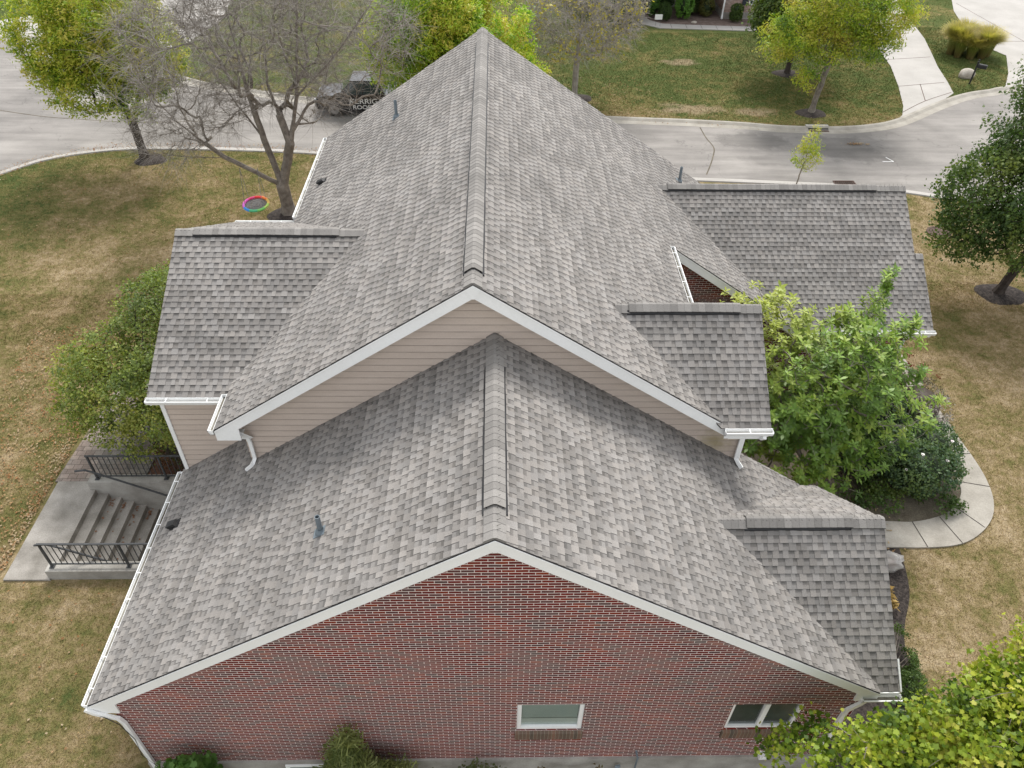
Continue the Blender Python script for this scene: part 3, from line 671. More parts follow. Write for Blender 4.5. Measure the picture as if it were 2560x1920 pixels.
# -- windows
def window(W, two, bmat):
    x0, x1, z0, z1 = W; fw = .06 if two else .085; mb = MB(); yf = .045
    mb.box((x0+.002, yf-.02, z0+.002), (x0+fw, yf+.06, z1-.002)); mb.box((x1-fw, yf-.02, z0+.002), (x1-.002, yf+.06, z1-.002))
    mb.box((x0+fw, yf-.02, z0+.002), (x1-fw, yf+.06, z0+fw)); mb.box((x0+fw, yf-.02, z1-fw*.7), (x1-fw, yf+.06, z1-.002))
    if two: mx = (x0+x1)/2-.04; mb.box((mx, yf-.025, z0+fw), (mx+.09, yf+.05, z1-fw))
    w_ = mb.build('window', ['white'], HX)
    m2 = MB(); m2.face([(x0+fw, yf+.03, z0+fw), (x1-fw, yf+.03, z0+fw), (x1-fw, yf+.03, z1-fw*.7), (x0+fw, yf+.03, z1-fw*.7)]); m2.build('pane', ['glass'], w_)
    m3 = MB(); zb = z0+fw+(.26 if not two else 0.02); n = int((z1-zb)/.062)
    for i in range(n):
        zz = zb+(z1-fw-zb)*i/n; m3.prism([(x0+fw+.01, yf+.048, zz), (x0+fw+.01, yf+.066, zz+.040), (x0+fw+.01, yf+.069, zz+.039), (x0+fw+.01, yf+.051, zz-.001)], (x1-x0-2*fw-.02, 0, 0))
    m3.build('blind', [bmat+'_slats' if bmat == 'blind' else bmat], w_)
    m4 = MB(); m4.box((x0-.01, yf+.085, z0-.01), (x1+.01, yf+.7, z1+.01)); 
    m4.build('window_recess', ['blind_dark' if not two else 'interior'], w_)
    if not two: m6 = MB(); m6.box((x0+fw, yf+.045, z0+fw), (x1-fw, yf+.08, z0+fw+.24)); m6.build('inner_sill', ['blind'], w_)
    m5 = MB(); mb = m5
    m5.prism([(x0-.03, .03, z0-.012), (x0-.03, -.055, z0-.05), (x0-.03, -.055, z0-.30), (x0-.03, .03, z0-.30)], (x1-x0+.06, 0, 0), uvf=lambda p: (p[0], p[2]))
    for i, f in enumerate(m5.f):
        m5.uv[i] = [(m5.v[v][0], m5.v[v][2]-(z0-.31)) for v in f]
    m5.build('window_sill', ['sill'], HX)
window(W1, False, 'blind'); window(W2, True, 'blind_dark')
# basement window, pipes at the foundation
mb = MB(); mb.box((-4.32, -.07, .14), (-3.2, -.042, .22)); mb.box((-4.32, -.07, -.35), (-4.24, -.042, .14)); mb.box((-3.28, -.07, -.35), (-3.2, -.042, .14)); bw = mb.build('basement_window', ['white'], HX)
mb = MB(); mb.box((-4.24, -.056, -.35), (-3.28, -.045, .14)); mb.build('pane', ['interior'], bw)
mb = MB(); mb.tube([(2.90, .02, .60), (2.90, -.10, .60), (2.93, -.10, .5), (2.93, -.10, -.2)], .022, 8); mb.tube([(2.52, -.12, -.3), (2.52, -.12, .12), (2.60, -.12, .15)], .035, 8); mb.build('utility_pipe', ['lead'], HX)
mb = MB(); mb.box((5.45, -.12, .38), (5.62, 0, .52)); mb.build('dryer_vent', ['white'], HX)
mb = MB(); mb.tube([(-7.44, -.08, 2.72), (-7.2, -.10, 2.55), (-7.0, -.12, 2.3), (-6.93, -.1, 1.6), (-7.02, -.1, .9), (-6.85, -.12, .4), (-7.1, -.15, .1), (-6.8, -.2, 0), (-6.9, -.1, -.2)], .008, 5); mb.build('cable', ['black'], HX)

# ---------------------------------------------------------------- ground, road, paving
def gz(x, y):
    if y < .25 and -7.6 < x < 9: return -.45*min(1, (.25-y)/.25)*min(1, max(0, (x+7.6)/.5))*min(1, max(0, (9-x)/1.5))
    return 0.0
def ground():
    xs = sorted(set([-160, -90, -60, -40, -30] + [-26+i for i in range(14)] + [-11.16, -9.1, -7.62, -7.08] + [-6+i for i in range(0, 14)] + [8.2, 9, 10, 12, 15, 20, 26, 34, 45, 60, 90, 160]))
    ys = sorted(set([-60, -30, -15, -8, -4, -2, -1, -.5, 0, .25, 1, 2, 3, 4, 4.9, 6, 7.5, 9, 11, 14, 17, 20, 24, 28, 32, 36, 40, 46, 52, 60, 80, 120, 200, 300]))
    mb = MB()
    for i in range(len(xs)-1):
        for j in range(len(ys)-1):
            x0, x1, y0, y1 = xs[i], xs[i+1], ys[j], ys[j+1]
            if -11.17 < x0 and x1 < -7.0 and 4.89 < y0 and y1 < 7.51: continue
            mb.face([(x, y, gz(x, y)) for x, y in ((x0, y0), (x1, y0), (x1, y1), (x0, y1))])
    tag(mb.build('lawn', ['lawn'], merge=True), kind='structure')
ground()
def spline(P, n=8):
    out = []; P = [Vector((*p[:2], 0)) for p in P]
    for i in range(len(P)-1):
        a, b, c, d = P[max(0, i-1)], P[i], P[i+1], P[min(len(P)-1, i+2)]
        for k in range(n):
            t = k/n; out.append(.5*((2*b)+(c-a)*t+(2*a-5*b+4*c-d)*t*t+(3*b-a-3*c+d)*t**3))
    out.append(P[-1]); return [(p.x, p.y) for p in out]
def sheet(name, poly, z, mat, thick=0, parent=None):
    bm = bmesh.new(); vs = [bm.verts.new((x, y, z)) for x, y in poly]; f = bm.faces.new(vs)
    if f.normal.z < 0: bmesh.ops.reverse_faces(bm, faces=[f])
    f.normal_update()
    if f.normal.z < 0: f.normal_flip()
    bmesh.ops.triangulate(bm, faces=[f])
    if thick:
        n = len(vs)
        lo = [bm.verts.new((x, y, z-thick)) for x, y in poly]
        for i in range(n): j = (i+1) % n; bm.faces.new((vs[i], lo[i], lo[j], vs[j]))
    uvl = bm.loops.layers.uv.new('UVMap')
    for f in bm.faces:
        for l in f.loops: l[uvl].uv = (l.vert.co.x, l.vert.co.y)
    me = bpy.data.meshes.new(name); bm.to_mesh(me); bm.free(); me.materials.append(M[mat])
    return link(bpy.data.objects.new(name, me), parent)
def strip(name, path, prof, mat, parent=None, kind='structure'):
    """prof: (offset to the left of the path, z)"""
    P = [Vector((*p, 0)) for p in path]; mb = MB(); rings = []
    for i, p in enumerate(P):
        d = (P[min(i+1, len(P)-1)]-P[max(i-1, 0)]).normalized(); nrm = Vector((-d.y, d.x, 0))
        rings.append([p+nrm*o+Vector((0, 0, z)) for o, z in prof])
    for i in range(len(rings)-1):
        for j in range(len(prof)-1): mb.face([rings[i][j], rings[i+1][j], rings[i+1][j+1], rings[i][j+1]])
    o = mb.build(name, [mat], parent, merge=True); 
    if kind: tag(o, kind=kind)
    return o
near = spline([(-60, 8), (-40, 14), (-30, 20), (-25.5, 24), (-23.06, 26.8), (-21.45, 28.4), (-18.85, 29.4), (-16, 29.6), (-12.6, 29.5), (-9, 29.2), (-2, 28.1), (6.1, 26.9), (12.5, 26.35), (15.8, 26.06), (18, 25.75), (20.2, 25.1), (22.5, 24.1), (27, 21), (40, 8)])
far = spline([(-60, 46), (-32.1, 45.7), (-28.9, 45.8), (-24, 43.0), (-20.7, 40.6), (-18.5, 39.0), (-16.3, 37.8), (-13.6, 36.9), (-10.2, 35.8), (-2, 34.5), (5.7, 33.55), (9.98, 33.2), (13.1, 32.85), (15.3, 32.45), (18, 32.35), (20.2, 32.7), (22, 33.5), (24.7, 35.5), (27, 37), (29, 37.8), (32, 38.4), (45, 38)])
road = near + far[::-1]
tag(sheet('road', road, .008, 'asphalt'), kind='structure')
strip('kerb', near, [(.12, .012), (-.02, .05), (-.24, .055), (-.27, .0)], 'pale_concrete')
strip('kerb', far, [(-.55, .012), (-.18, .035), (-.02, .12), (.13, .125), (.15, -.02)], 'walkconc')
strip('road_crack', spline([(10.9, 32.5), (10.95, 31.2), (11.1, 30), (10.85, 29), (10.5, 28), (10.1, 27.0)], 5), [(-.03, .013), (.03, .013)], 'dirt')
strip('road_crack', spline([(-27, 34.2), (-24, 33.3), (-21.5, 32.9), (-18.5, 32.6), (-15, 32.9)], 5), [(-.03, .013), (.03, .013)], 'dirt')
drive1 = [(21.4, 33.0), (22.52, 34.3), (23.1, 35.6), (24.0, 38.5), (24.9, 42), (25.4, 45.5), (26.6, 50.7), (27.5, 54), (28.5, 58), (32, 58), (30.8, 55.5), (30.1, 51.5), (29.4, 47.5), (28.6, 44.5), (27.9, 42), (27.4, 39.6), (26.9, 37.6), (25.7, 36.4)]
drive2 = [(30.3, 38.3), (31.9, 41), (33.4, 44.2), (32.6, 46.8), (33.2, 49.5), (34.4, 54), (36, 58), (60, 62), (60, 38.2)]
tag(sheet('driveway', drive1, .018, 'pale_concrete'), kind='structure'); tag(sheet('driveway', drive2, .018, 'pale_concrete'), kind='structure')
drive3 = [(-33.9, 49.5), (-29.6, 52.3), (-26, 54.6), (-24.3, 60), (-20.2, 60), (-19.0, 50), (-19.9, 45), (-22.5, 42.6), (-28.6, 45.9), (-34, 45.8)]
tag(sheet('driveway', drive3, .018, 'pale_concrete'), kind='structure')
for pts in ([(22.7, 34.7), (24.6, 36.3), (26.8, 37.7)], [(24.0, 38.6), (27.1, 39.3)], [(24.7, 36.4), (25.5, 39.0)], [(25.0, 43.2), (28.2, 43.8)], [(36.5, 41), (35.5, 56)], [(33, 47), (40, 47.2)]):
    strip('driveway_joint', spline(pts, 4), [(-.022, .023), (.022, .023)], 'rust')
tag(sheet('kerb', [(4.2, 27.35), (8.0, 26.85), (8.0, 24.6), (3.6, 24.6)], .06, 'pale_concrete'), kind='structure')
bpy.data.objects['kerb.002'].name = 'driveway_apron'
# curved garden walkway
wo = [(9.35, 5.43), (10.24, 5.43), (11.52, 5.41), (12.44, 5.52), (13.15, 5.87), (13.73, 6.4), (14.08, 7.05), (14.24, 7.8), (14.26, 8.6), (14.18, 9.75), (14.14, 11.2), (14.1, 12.4), (14.0, 14.0), (13.7, 15.0)]
wi = [(9.35, 6.3), (10.57, 6.29), (11.44, 6.26), (12.18, 6.42), (12.75, 6.70), (13.15, 7.1), (13.37, 7.6), (13.42, 8.58), (13.38, 10.1), (13.36, 11.2), (13.3, 12.9), (13.2, 14), (12.95, 14.6)]
WO, WI = spline(wo), spline(wi)
walk = WO+WI[::-1]; tag(sheet('walkway', walk, .05, 'walkconc', .08), kind='structure')
for a, b in (((11.43, 6.26), (11.5, 5.42)), ((12.26, 6.42), (12.5, 5.52)), ((12.85, 6.78), (13.35, 6.05)), ((13.36, 7.7), (14.2, 7.5)), ((13.42, 8.7), (14.24, 8.8)), ((10.45, 6.29), (10.3, 5.43)), ((13.4, 10.2), (14.15, 10.2)), ((13.3, 11.8), (14.1, 11.8))):
    strip('walkway_joint', [a, b], [(-.012, .055), (.012, .055)], 'mulch')
bed1 = [(7.2, 4.95), (9.35, 4.95), (9.35, 6.3)] + [p for p in WI] + [(12.8, 11.7), (4.6, 11.7), (4.6, 4.95)]
tag(sheet('garden_bed', bed1, .006, 'dirt'), kind='structure')
bed2 = spline([(6.8, -.3), (8.2, -.6), (9.3, .3), (9.75, 1.6), (9.72, 2.4), (9.95, 3.1), (10.4, 3.9), (10.62, 4.6), (10.75, 5.42)], 6)+[(6.8, 5.42)]
tag(sheet('mulch_bed', bed2, .010, 'mulch'), kind='structure')
# patio of pavers, planting strip on the left
tag(sheet('paver_patio', [(-12.42, 7.82), (-9.95, 7.82), (-9.8, 14), (-12.0, 14)], .04, 'paver', .06), kind='structure')
tag(sheet('planting_bed', [(-9.94, 7.82), (-7.3, 7.82), (-7.3, 14), (-9.8, 14)], .012, 'granite_red'), kind='structure')
# mulch rings
def ring(name, x, y, r, mat='mulch', sx=1.25):
    P = [(x+r*sx*math.cos(a)*(1+.08*math.sin(3*a+x)), y+r*math.sin(a)*(1+.07*math.sin(4*a+y))) for a in [2*math.pi*i/22 for i in range(22)]]
    mb = MB(); c = (x, y, .09)
    for i in range(22):
        a, b = P[i], P[(i+1) % 22]; am = (x+(a[0]-x)*.8, y+(a[1]-y)*.8, .06); bmid = (x+(b[0]-x)*.8, y+(b[1]-y)*.8, .06)
        mb.face([am, bmid, c]); mb.face([(a[0], a[1], .0), (b[0], b[1], .0), bmid, am])
    tag(mb.build(name, [mat], merge=True, smooth=True), kind='structure'); return P
rings = [ring('mulch_ring', 17.5, 34.5, .68), ring('mulch_ring', -16.6, 28.2, .6), ring('mulch_ring', 19.4, 17.15, .75), ring('mulch_ring', 4.8, 36.4, .6), ring('mulch_ring', 17.9, 40.6, .7), ring('mulch_ring', -8.8, 23, .8)]
# concrete landing and the stairs down to the basement door
ST = thing('basement_stairs', (-9.3, 6.2, 0), 'concrete stairs descending to the basement beside the left gutter', 'stairs')
mb = MB(); mb.box((-12.32, 4.56, -.2), (-11.16, 7.8, .06)); mb.build('landing', ['concrete'], ST)
for i in range(7):
    x0 = -11.158+.30*i; z = .06-.172*(i+1)
    mb = MB(); mb.box((x0, 4.9, z-.6), (x0+.302 if i < 6 else -7.05, 7.5, z)); mb.build('step', ['concrete'], ST)
mb = MB(); mb.prism([(-11.2, 4.90, -2.2), (-11.2, 4.90, .34), (-11.2, 4.60, .34), (-11.2, 4.60, -.4)], (4.12, 0, 0)); mb.build('retaining_wall', ['foundation'], ST)
mb = MB(); mb.prism([(-11.3, 7.50, -2.2), (-11.3, 7.50, .34), (-11.3, 7.80, .34), (-11.3, 7.80, -.4)], (4.0, 0, 0)); mb.build('retaining_wall', ['foundation'], ST)
def railing(y, label, yh):
    t = thing('stair_railing', (-10.2, y, .34), label, 'railing', 'iron railings beside the basement stairs'); z0 = .34
    x0, x1 = -11.06, -7.30; r = .022
    mb = MB(); mb.box((x0-.05, y-.025, z0+.90), (x1, y+.025, z0+.93)); mb.build('top_rail', ['iron'], t)
    mb = MB(); mb.box((x0, y-.015, z0+.10), (x1, y+.015, z0+.13)); mb.build('bottom_rail', ['iron'], t)
    for x in (x0, x0+1.9, x1-.03):
        mb = MB(); mb.box((x-.024, y-.024, z0), (x+.024, y+.024, z0+.90)); mb.box((x-.06, y-.06, z0), (x+.06, y+.06, z0+.02)); mb.build('post', ['iron'], t)
    n = 27
    for i in range(1, n):
        x = x0+(x1-x0)*i/n
        if min(abs(x-x0-1.9), abs(x-x1)) < .06: continue
        mb = MB(); mb.box((x-.008, y-.008, z0+.13), (x+.008, y+.008, z0+.90)); mb.build('baluster', ['iron'], t)
railing(4.75, 'dark iron railing along the wall nearer the brick gable', 4.98)
railing(7.65, 'dark iron railing along the wall by the paver patio', 7.4)
for y, lb, s in ((4.96, 'sloping dark handrail fixed to the nearer stair wall', 1), (7.40, 'sloping dark handrail fixed to the stair wall by the pavers', -1)):
    mb = MB(); mb.tube([(-11.38, y, .93), (-11.1, y, .97), (-10.9, y, .88), (-8.2, y, -.67)], .028, 8)
    for x, z in ((-10.7, .70), (-9.0, -.27)): mb.tube([(x, y, z), (x, y-.10*s, z-.08)], .012, 6)
    tag(mb.build('handrail', ['iron']), lb, 'handrail', 'handrails of the basement stairs')

# ---------------------------------------------------------------- vegetation generators
GREENS = dict(
    yellowgreen=[(.28, .38, .035), (.38, .44, .04), (.17, .29, .028), (.47, .48, .07), (.08, .16, .022), (.50, .44, .09)],
    brightyellow=[(.36, .48, .04), (.27, .42, .035), (.17, .33, .03), (.50, .54, .06), (.56, .48, .10), (.10, .22, .022)],
    dark=[(.055, .10, .025), (.075, .13, .03), (.10, .16, .035), (.045, .085, .022), (.14, .18, .04)],
    mid=[(.17, .23, .05), (.13, .18, .045), (.24, .29, .06), (.33, .34, .08), (.09, .13, .035)],
    magnolia=[(.13, .23, .035), (.17, .28, .04), (.09, .165, .028), (.22, .32, .05), (.27, .35, .065)],
    maple=[(.26, .34, .03), (.19, .27, .025), (.11, .18, .02), (.38, .42, .045), (.05, .10, .015), (.44, .42, .09)],
    rose=[(.06, .11, .055), (.08, .14, .065), (.05, .09, .045), (.11, .17, .07), (.14, .20, .06)],
    sparse=[(.45, .38, .05), (.38, .34, .06), (.26, .22, .06)],
    grassy=[(.09, .13, .035), (.13, .16, .045), (.06, .09, .025), (.24, .27, .09)])
def nz(P, s, seed):
    r = np.random.RandomState(seed); v = np.zeros(len(P))
    for i in range(6):
        k = r.normal(size=3)*s*(1+.35*i); v += np.sin(P@k+r.rand()*6.28)
    return v/2.5
def crown_points(lobes, n, seed, thin=.25, ns=1.3, shell=.45):
    r = np.random.RandomState(seed); out = []
    tot = sum(l[2] if len(l) > 2 else l[1][0]*l[1][1]*l[1][2] for l in lobes)
    for l in lobes:
        wt = (l[2] if len(l) > 2 else l[1][0]*l[1][1]*l[1][2])/tot; k = int(n*wt*2.2)+8
        d = r.normal(size=(k, 3)); d /= np.linalg.norm(d, axis=1)[:, None]
        rad = np.where(r.rand(k) < shell, .80+.20*r.rand(k), r.rand(k)**(1/3)); P = np.array(l[0])+d*rad[:, None]*np.array(l[1])
        keep = (nz(P, ns, seed+7) > -thin*2.0-.3+thin)
        P = P[keep][:int(n*wt)+1]; out.append(P)
    P = np.vstack(out); return P[P[:, 2] > .15]
def skeleton(trunk, att, seed, seg=.35, droop=0.0, bendf=.45):
    """trunk: polyline list of (x,y,z). returns nodes, parent idx"""
    r = np.random.RandomState(seed); nodes = [np.array(trunk[0][0], float)] if False else []
    par = []; dirs = []; isT = []
    def add(p, pa):
        nodes.append(np.array(p, float)); par.append(pa)
        d = nodes[-1]-nodes[pa] if pa >= 0 else np.array([0, 0, 1.]); dirs.append(d/(np.linalg.norm(d)+1e-9)); return len(nodes)-1
    starts = {}
    for br in trunk:
        p0 = tuple(br[0])
        if p0 in starts: cur = starts[p0]
        else: cur = add(br[0], -1); starts[p0] = cur
        for a, b in zip(br[:-1], br[1:]):
            a, b = np.array(a, float), np.array(b, float); n = max(1, int(np.linalg.norm(b-a)/seg))
            for i in range(1, n+1): cur = add(a+(b-a)*i/n + r.normal(size=3)*.010, cur)
            starts[tuple(b)] = cur
    nT = len(nodes); zmin = min(br[-1][2] for br in trunk)*.0 + min(nodes[i][2] for i in range(nT)) 
    zl = trunk[0][1][2] if len(trunk[0]) > 1 else 0
    cap = 60000; NP = np.zeros((cap, 3)); DP = np.zeros((cap, 3)); k = len(nodes); NP[:k] = nodes; DP[:k] = dirs
    ok0 = np.ones(cap, bool); ok0[:nT] = NP[:nT, 2] > zl*.8
    top = np.array(trunk[0][-1]); order = np.argsort(np.linalg.norm((att-np.array([top[0], top[1], zl]))*np.array([1, 1, .9]), axis=1)); tips = []
    for a in att[order]:
        k = len(nodes); D = a-NP[:k]; ds = np.linalg.norm(D, axis=1)+1e-6; cs = (D*DP[:k]).sum(1)/ds
        cost = ds*(1+.55*(1-cs))+np.where(ok0[:k], 0, 50); i = int(np.argmin(cost)); d = ds[i]
        if d < .05: tips.append(i); continue
        p0 = NP[i].copy(); ctrl = p0+DP[i]*d*bendf+np.array([0, 0, .10*d]); n = max(1, int(math.ceil(d/seg))); cur = i
        for j in range(1, n+1):
            t = j/n; q = (1-t)**2*p0+2*t*(1-t)*ctrl+t*t*a+(r.normal(size=3)*.03*d if j < n else 0)
            q = q-np.array([0, 0, droop*t*t*d])
            if len(nodes) < cap-1:
                cur = add(q, cur); NP[cur] = q; DP[cur] = dirs[cur]
        tips.append(cur)
    return np.array(nodes), np.array(par), tips, np.array(dirs)
def branch_mesh(name, nodes, par, R0_, rt, mat, parent, kmax=7, tipr=None, bend=1.0):
    n = len(nodes); cnt = np.zeros(n); ch = np.bincount(par[par >= 0], minlength=n); cnt[ch == 0] = 1
    for i in range(n-1, -1, -1):
        if par[i] >= 0: cnt[par[i]] += cnt[i]
    cnt = np.maximum(cnt, 1); p = math.log(max(2, cnt.max()))/math.log(R0_/rt); rad = rt*cnt**(1/p)
    V4 = []
    d = np.zeros((n, 3)); m = par >= 0; d[m] = nodes[m]-nodes[par[m]]; d /= (np.linalg.norm(d, axis=1)[:, None]+1e-9)
    big = {}
    for i in range(n):
        pa = par[i]
        if pa >= 0 and (pa not in big or cnt[i] > cnt[big[pa]]): big[pa] = i
    F_ = []
    for cls, kk in ((True, kmax), (False, 3)):
        idx = np.array([i for i in range(n) if par[i] >= 0 and ((rad[i] > .022) == cls)], dtype=int)
        if not len(idx): continue
        pa = par[idx]; cont = np.array([big[p] == i for i, p in zip(idx, pa)])
        dn = d[idx]; ds = np.where((cont & (par[pa] >= 0))[:, None], d[pa], dn)
        r1 = rad[idx]; r0 = np.where(cont, rad[pa], np.minimum(rad[pa], r1*1.35))
        root = par[pa] < 0; r0 = np.where(root, r0*1.45, r0)
        def frame(dd):
            ref = np.where(np.abs(dd[:, 2:3]) > .9, np.array([[1., 0, 0]]), np.array([[0, 0, 1.]])); a = np.cross(dd, ref); a /= np.linalg.norm(a, axis=1)[:, None]; return a, np.cross(dd, a)
        a0, b0 = frame(ds); a1, b1 = frame(dn)
        # keep frames consistent with a fixed reference
        ang = np.arange(kk)*2*math.pi/kk
        A = nodes[pa][:, None]+(a0[:, None]*np.cos(ang)[None, :, None]+b0[:, None]*np.sin(ang)[None, :, None])*r0[:, None, None]
        B = nodes[idx][:, None]+(a1[:, None]*np.cos(ang)[None, :, None]+b1[:, None]*np.sin(ang)[None, :, None])*r1[:, None, None]
        for j in range(kk): q = (j+1) % kk; F_.append(np.stack([A[:, j], A[:, q], B[:, q], B[:, j]], axis=1))
    V = np.concatenate(F_); cols = np.ones((len(V), 3))
    return np_mesh(name, V, 4, cols, mat, parent), rad
def shape_pts(kind):
    if kind == 'diamond': return np.array([(0, 0), (.38, .45), (0, 1), (-.38, .45)])
    if kind == 'narrow': return np.array([(0, 0), (.17, .5), (0, 1), (-.17, .5)])
    if kind == 'long': return np.array([(0, 0), (.15, .3), (.20, .62), (0, 1), (-.20, .62), (-.15, .3)])
    if kind == 'blade': return np.array([(-.05, 0), (.05, 0), (0, 1)])
    if kind == 'lobed': return np.array([(0, 0), (.42, .12), (.30, .34), (.62, .50), (.30, .62), (.0, 1.0), (-.30, .62), (-.62, .50), (-.30, .34), (-.42, .12)])
def leaves(name, centers, per, spread, size, pal, seed, mat='leaf', parent=None, shape='diamond', updir=.6, outc=None, tint=None, extra=0, fold=.0):
    r = np.random.RandomState(seed); C = np.repeat(centers, per, axis=0); n = len(C)
    P = C+r.normal(size=(n, 3))*spread*np.array([1, 1, .75])
    nrm = r.normal(size=(n, 3))*.75+np.array([0, 0, updir]);
    if outc is not None: o = P-outc; o /= np.linalg.norm(o, axis=1)[:, None]; nrm += o*.6
    nrm /= np.linalg.norm(nrm, axis=1)[:, None]
    t = r.normal(size=(n, 3)); t -= (t*nrm).sum(1)[:, None]*nrm; t /= np.linalg.norm(t, axis=1)[:, None]; s = np.cross(nrm, t)
    sh = shape_pts(shape); sz = size*(.65+.7*r.rand(n))
    drop = -.22*(sh[:, 1]**2)
    V = P[:, None]+(s[:, None]*sh[None, :, 0, None]+t[:, None]*(sh[None, :, 1, None]-.5)+nrm[:, None]*(drop[None, :, None]*.6-np.abs(sh[None, :, 0, None])*fold))*sz[:, None, None]
    pal = np.array(pal); nn = nz(P, .9, seed+3)*.9+nz(P, 3.2, seed+5)*.55+r.normal(size=n)*.55
    # neighbours share a palette colour: clumps of one hue with scattered others
    q = np.argsort(pal.sum(1)); pal = pal[q]; k = np.clip(((nn+1.9)/3.8)*(len(pal)), 0, len(pal)-1e-3); i0 = k.astype(int); i1 = np.minimum(i0+1, len(pal)-1); f = (k-i0)[:, None]
    c = pal[i0]*(1-f)+pal[i1]*f; c = c*(.85+.3*r.rand(n))[:, None]
    if tint is not None: c = tint(P, c)
    return np_mesh(name, V, len(sh), c, mat, parent)
def tree(name, base, trunk, lobes, natt, label, cat='tree', seed=1, R0_=.14, bark='bark', per=30, spread=.22, size=.10, pal='yellowgreen', shape='diamond', thin=.25, group=None, mat='leaf', rt=.006, droop=0, ns=1.3, tint=None, leaffrac=1.0, seg=.35, updir=.6, shell=.45, fold=0):
    t = thing(name, base, label, cat, group)
    att = crown_points(lobes, natt, seed, thin, ns, shell); nodes, par, tips, dirs = skeleton(trunk, att, seed, seg, droop)
    tr, rad = branch_mesh('trunk', nodes, par, R0_, rt, bark, t)
    if per:
        r = np.random.RandomState(seed+99); T = nodes[np.array(tips)]
        if leaffrac < 1: T = T[r.rand(len(T)) < leaffrac]
        cen = np.mean([l[0] for l in lobes], axis=0)
        leaves('crown', T, per, spread, size, GREENS[pal] if isinstance(pal, str) else pal, seed+1, mat, t, shape, updir, cen, tint, fold=fold)
    return t, nodes, par, tips, dirs, rad
def twigs(nodes, idx, dirs, seed, n, L, r0, mat, parent, curl=.5, name='twig_spray', droop=.15):
    """fine bare twigs springing from the given nodes: thin 3-sided tapering two-piece slivers"""
    r = np.random.RandomState(seed); I = np.repeat(np.array(idx), n); k = len(I); P = nodes[I]; D = dirs[I]+r.normal(size=(k, 3))*.75*np.array([1, 1, .8]); D /= np.linalg.norm(D, axis=1)[:, None]
    ln = L*(.4+.9*r.rand(k)); bend = r.normal(size=(k, 3))*curl*.5; bend[:, 2] -= droop
    Pm = P+D*ln[:, None]*.5; Pe = Pm+(D+bend)*ln[:, None]*.5
    side = np.cross(D, r.normal(size=(k, 3))); side /= np.linalg.norm(side, axis=1)[:, None]; s2 = np.cross(D, side)
    F_ = []
    for a, b, ra, rb in ((P, Pm, r0, r0*.7), (Pm, Pe, r0*.7, r0*.3)):
        an = [(1, 0), (-.5, .87), (-.5, -.87)]
        for j in range(3):
            c0, c1 = an[j], an[(j+1) % 3]
            F_.append(np.stack([a+side*c0[0]*ra+s2*c0[1]*ra, a+side*c1[0]*ra+s2*c1[1]*ra, b+side*c1[0]*rb+s2*c1[1]*rb, b+side*c0[0]*rb+s2*c0[1]*rb], axis=1))
    V = np.concatenate(F_); return np_mesh(name, V, 4, np.ones((len(V), 3)), mat, parent), Pe

# ---------------------------------------------------------------- trees
tree('ash_tree', (-16.9, 28.4, 0), [[(-16.9, 28.4, 0), (-16.95, 28.4, 1.6), (-17.1, 28.4, 2.6)], [(-16.95, 28.4, 1.6), (-16.2, 28.3, 3.2), (-15.6, 28.4, 5)], [(-17.1, 28.4, 2.6), (-18.0, 28.6, 4.4), (-18.6, 28.8, 6)], [(-17.1, 28.4, 2.6), (-17.0, 28.3, 4.6), (-17.0, 28.5, 7.4)]],
     [((-18.9, 28.6, 5.6), (2.1, 2.4, 2.4)), ((-17.0, 28.4, 6.4), (2.5, 2.4, 2.6)), ((-15.4, 28.3, 5.3), (1.7, 1.9, 2.2)), ((-18.0, 27.6, 3.8), (1.9, 1.6, 1.2)), ((-16.2, 27.6, 3.2), (1.3, 1.2, .8))], 1250,
     'yellow-green leafy tree at the left kerb with a mulch ring', seed=21, R0_=.20, bark='bark_dark', per=46, spread=.20, size=.17, pal='yellowgreen', shape='narrow', thin=.5)
# big bare tree beside the swing
t2 = thing('bare_tree', (-8.9, 23.1, 0), 'big leafless grey tree beside the rear roof, holding the swing', 'tree')
tk = [[(-8.9, 23.1, 0), (-8.95, 23.1, 1.35)], [(-8.95, 23.1, 1.35), (-9.35, 23.2, 3.3), (-9.7, 23.4, 5.2), (-10.0, 23.8, 8.6)], [(-8.95, 23.1, 1.35), (-8.3, 23.1, 3.2), (-7.8, 23.4, 5.0), (-7.2, 24.0, 9)], [(-8.95, 23.1, 1.35), (-9.9, 22.9, 2.05), (-11.0, 22.8, 2.7), (-12.6, 23.0, 4.1), (-14.0, 23.4, 5.8)],
      [(-11.0, 22.8, 2.7), (-12.0, 22.2, 3.0), (-13.6, 21.9, 3.3)], [(-9.35, 23.2, 3.3), (-10.6, 23.6, 5.2), (-12.0, 24.2, 7.6)], [(-8.3, 23.1, 3.2), (-8.9, 23.6, 5.4), (-8.7, 24.4, 9)], [(-7.8, 23.4, 5.0), (-6.2, 23.6, 6.4), (-4.8, 24.2, 8)], [(-9.7, 23.4, 5.2), (-9.2, 24.6, 7.6), (-9.4, 25.6, 9.4)]]
att = crown_points([((-11.9, 23.3, 6.0), (2.9, 3.0, 2.9)), ((-9.0, 24.0, 7.4), (3.0, 3.2, 3.0)), ((-6.0, 24.2, 7.0), (3.0, 2.6, 2.7)), ((-12.6, 22.2, 3.9), (1.6, 1.4, 1.1)), ((-7.6, 25.0, 4.9), (1.5, 2.0, 1.5))], 1100, 5, .2, 1.0, .4)
nd, pr_, tp, dr = skeleton(tk, att, 5, .38, .04, .5)
_, rad = branch_mesh('trunk', nd, pr_, .27, .008, 'bark', t2)
thin_nodes = [i for i in range(len(nd)) if rad[i] < .03]
thin_nodes = [i for i in thin_nodes if not (abs(nd[i][0]+5.6) < .8 and 3.9 < nd[i][2] < 5.2)]
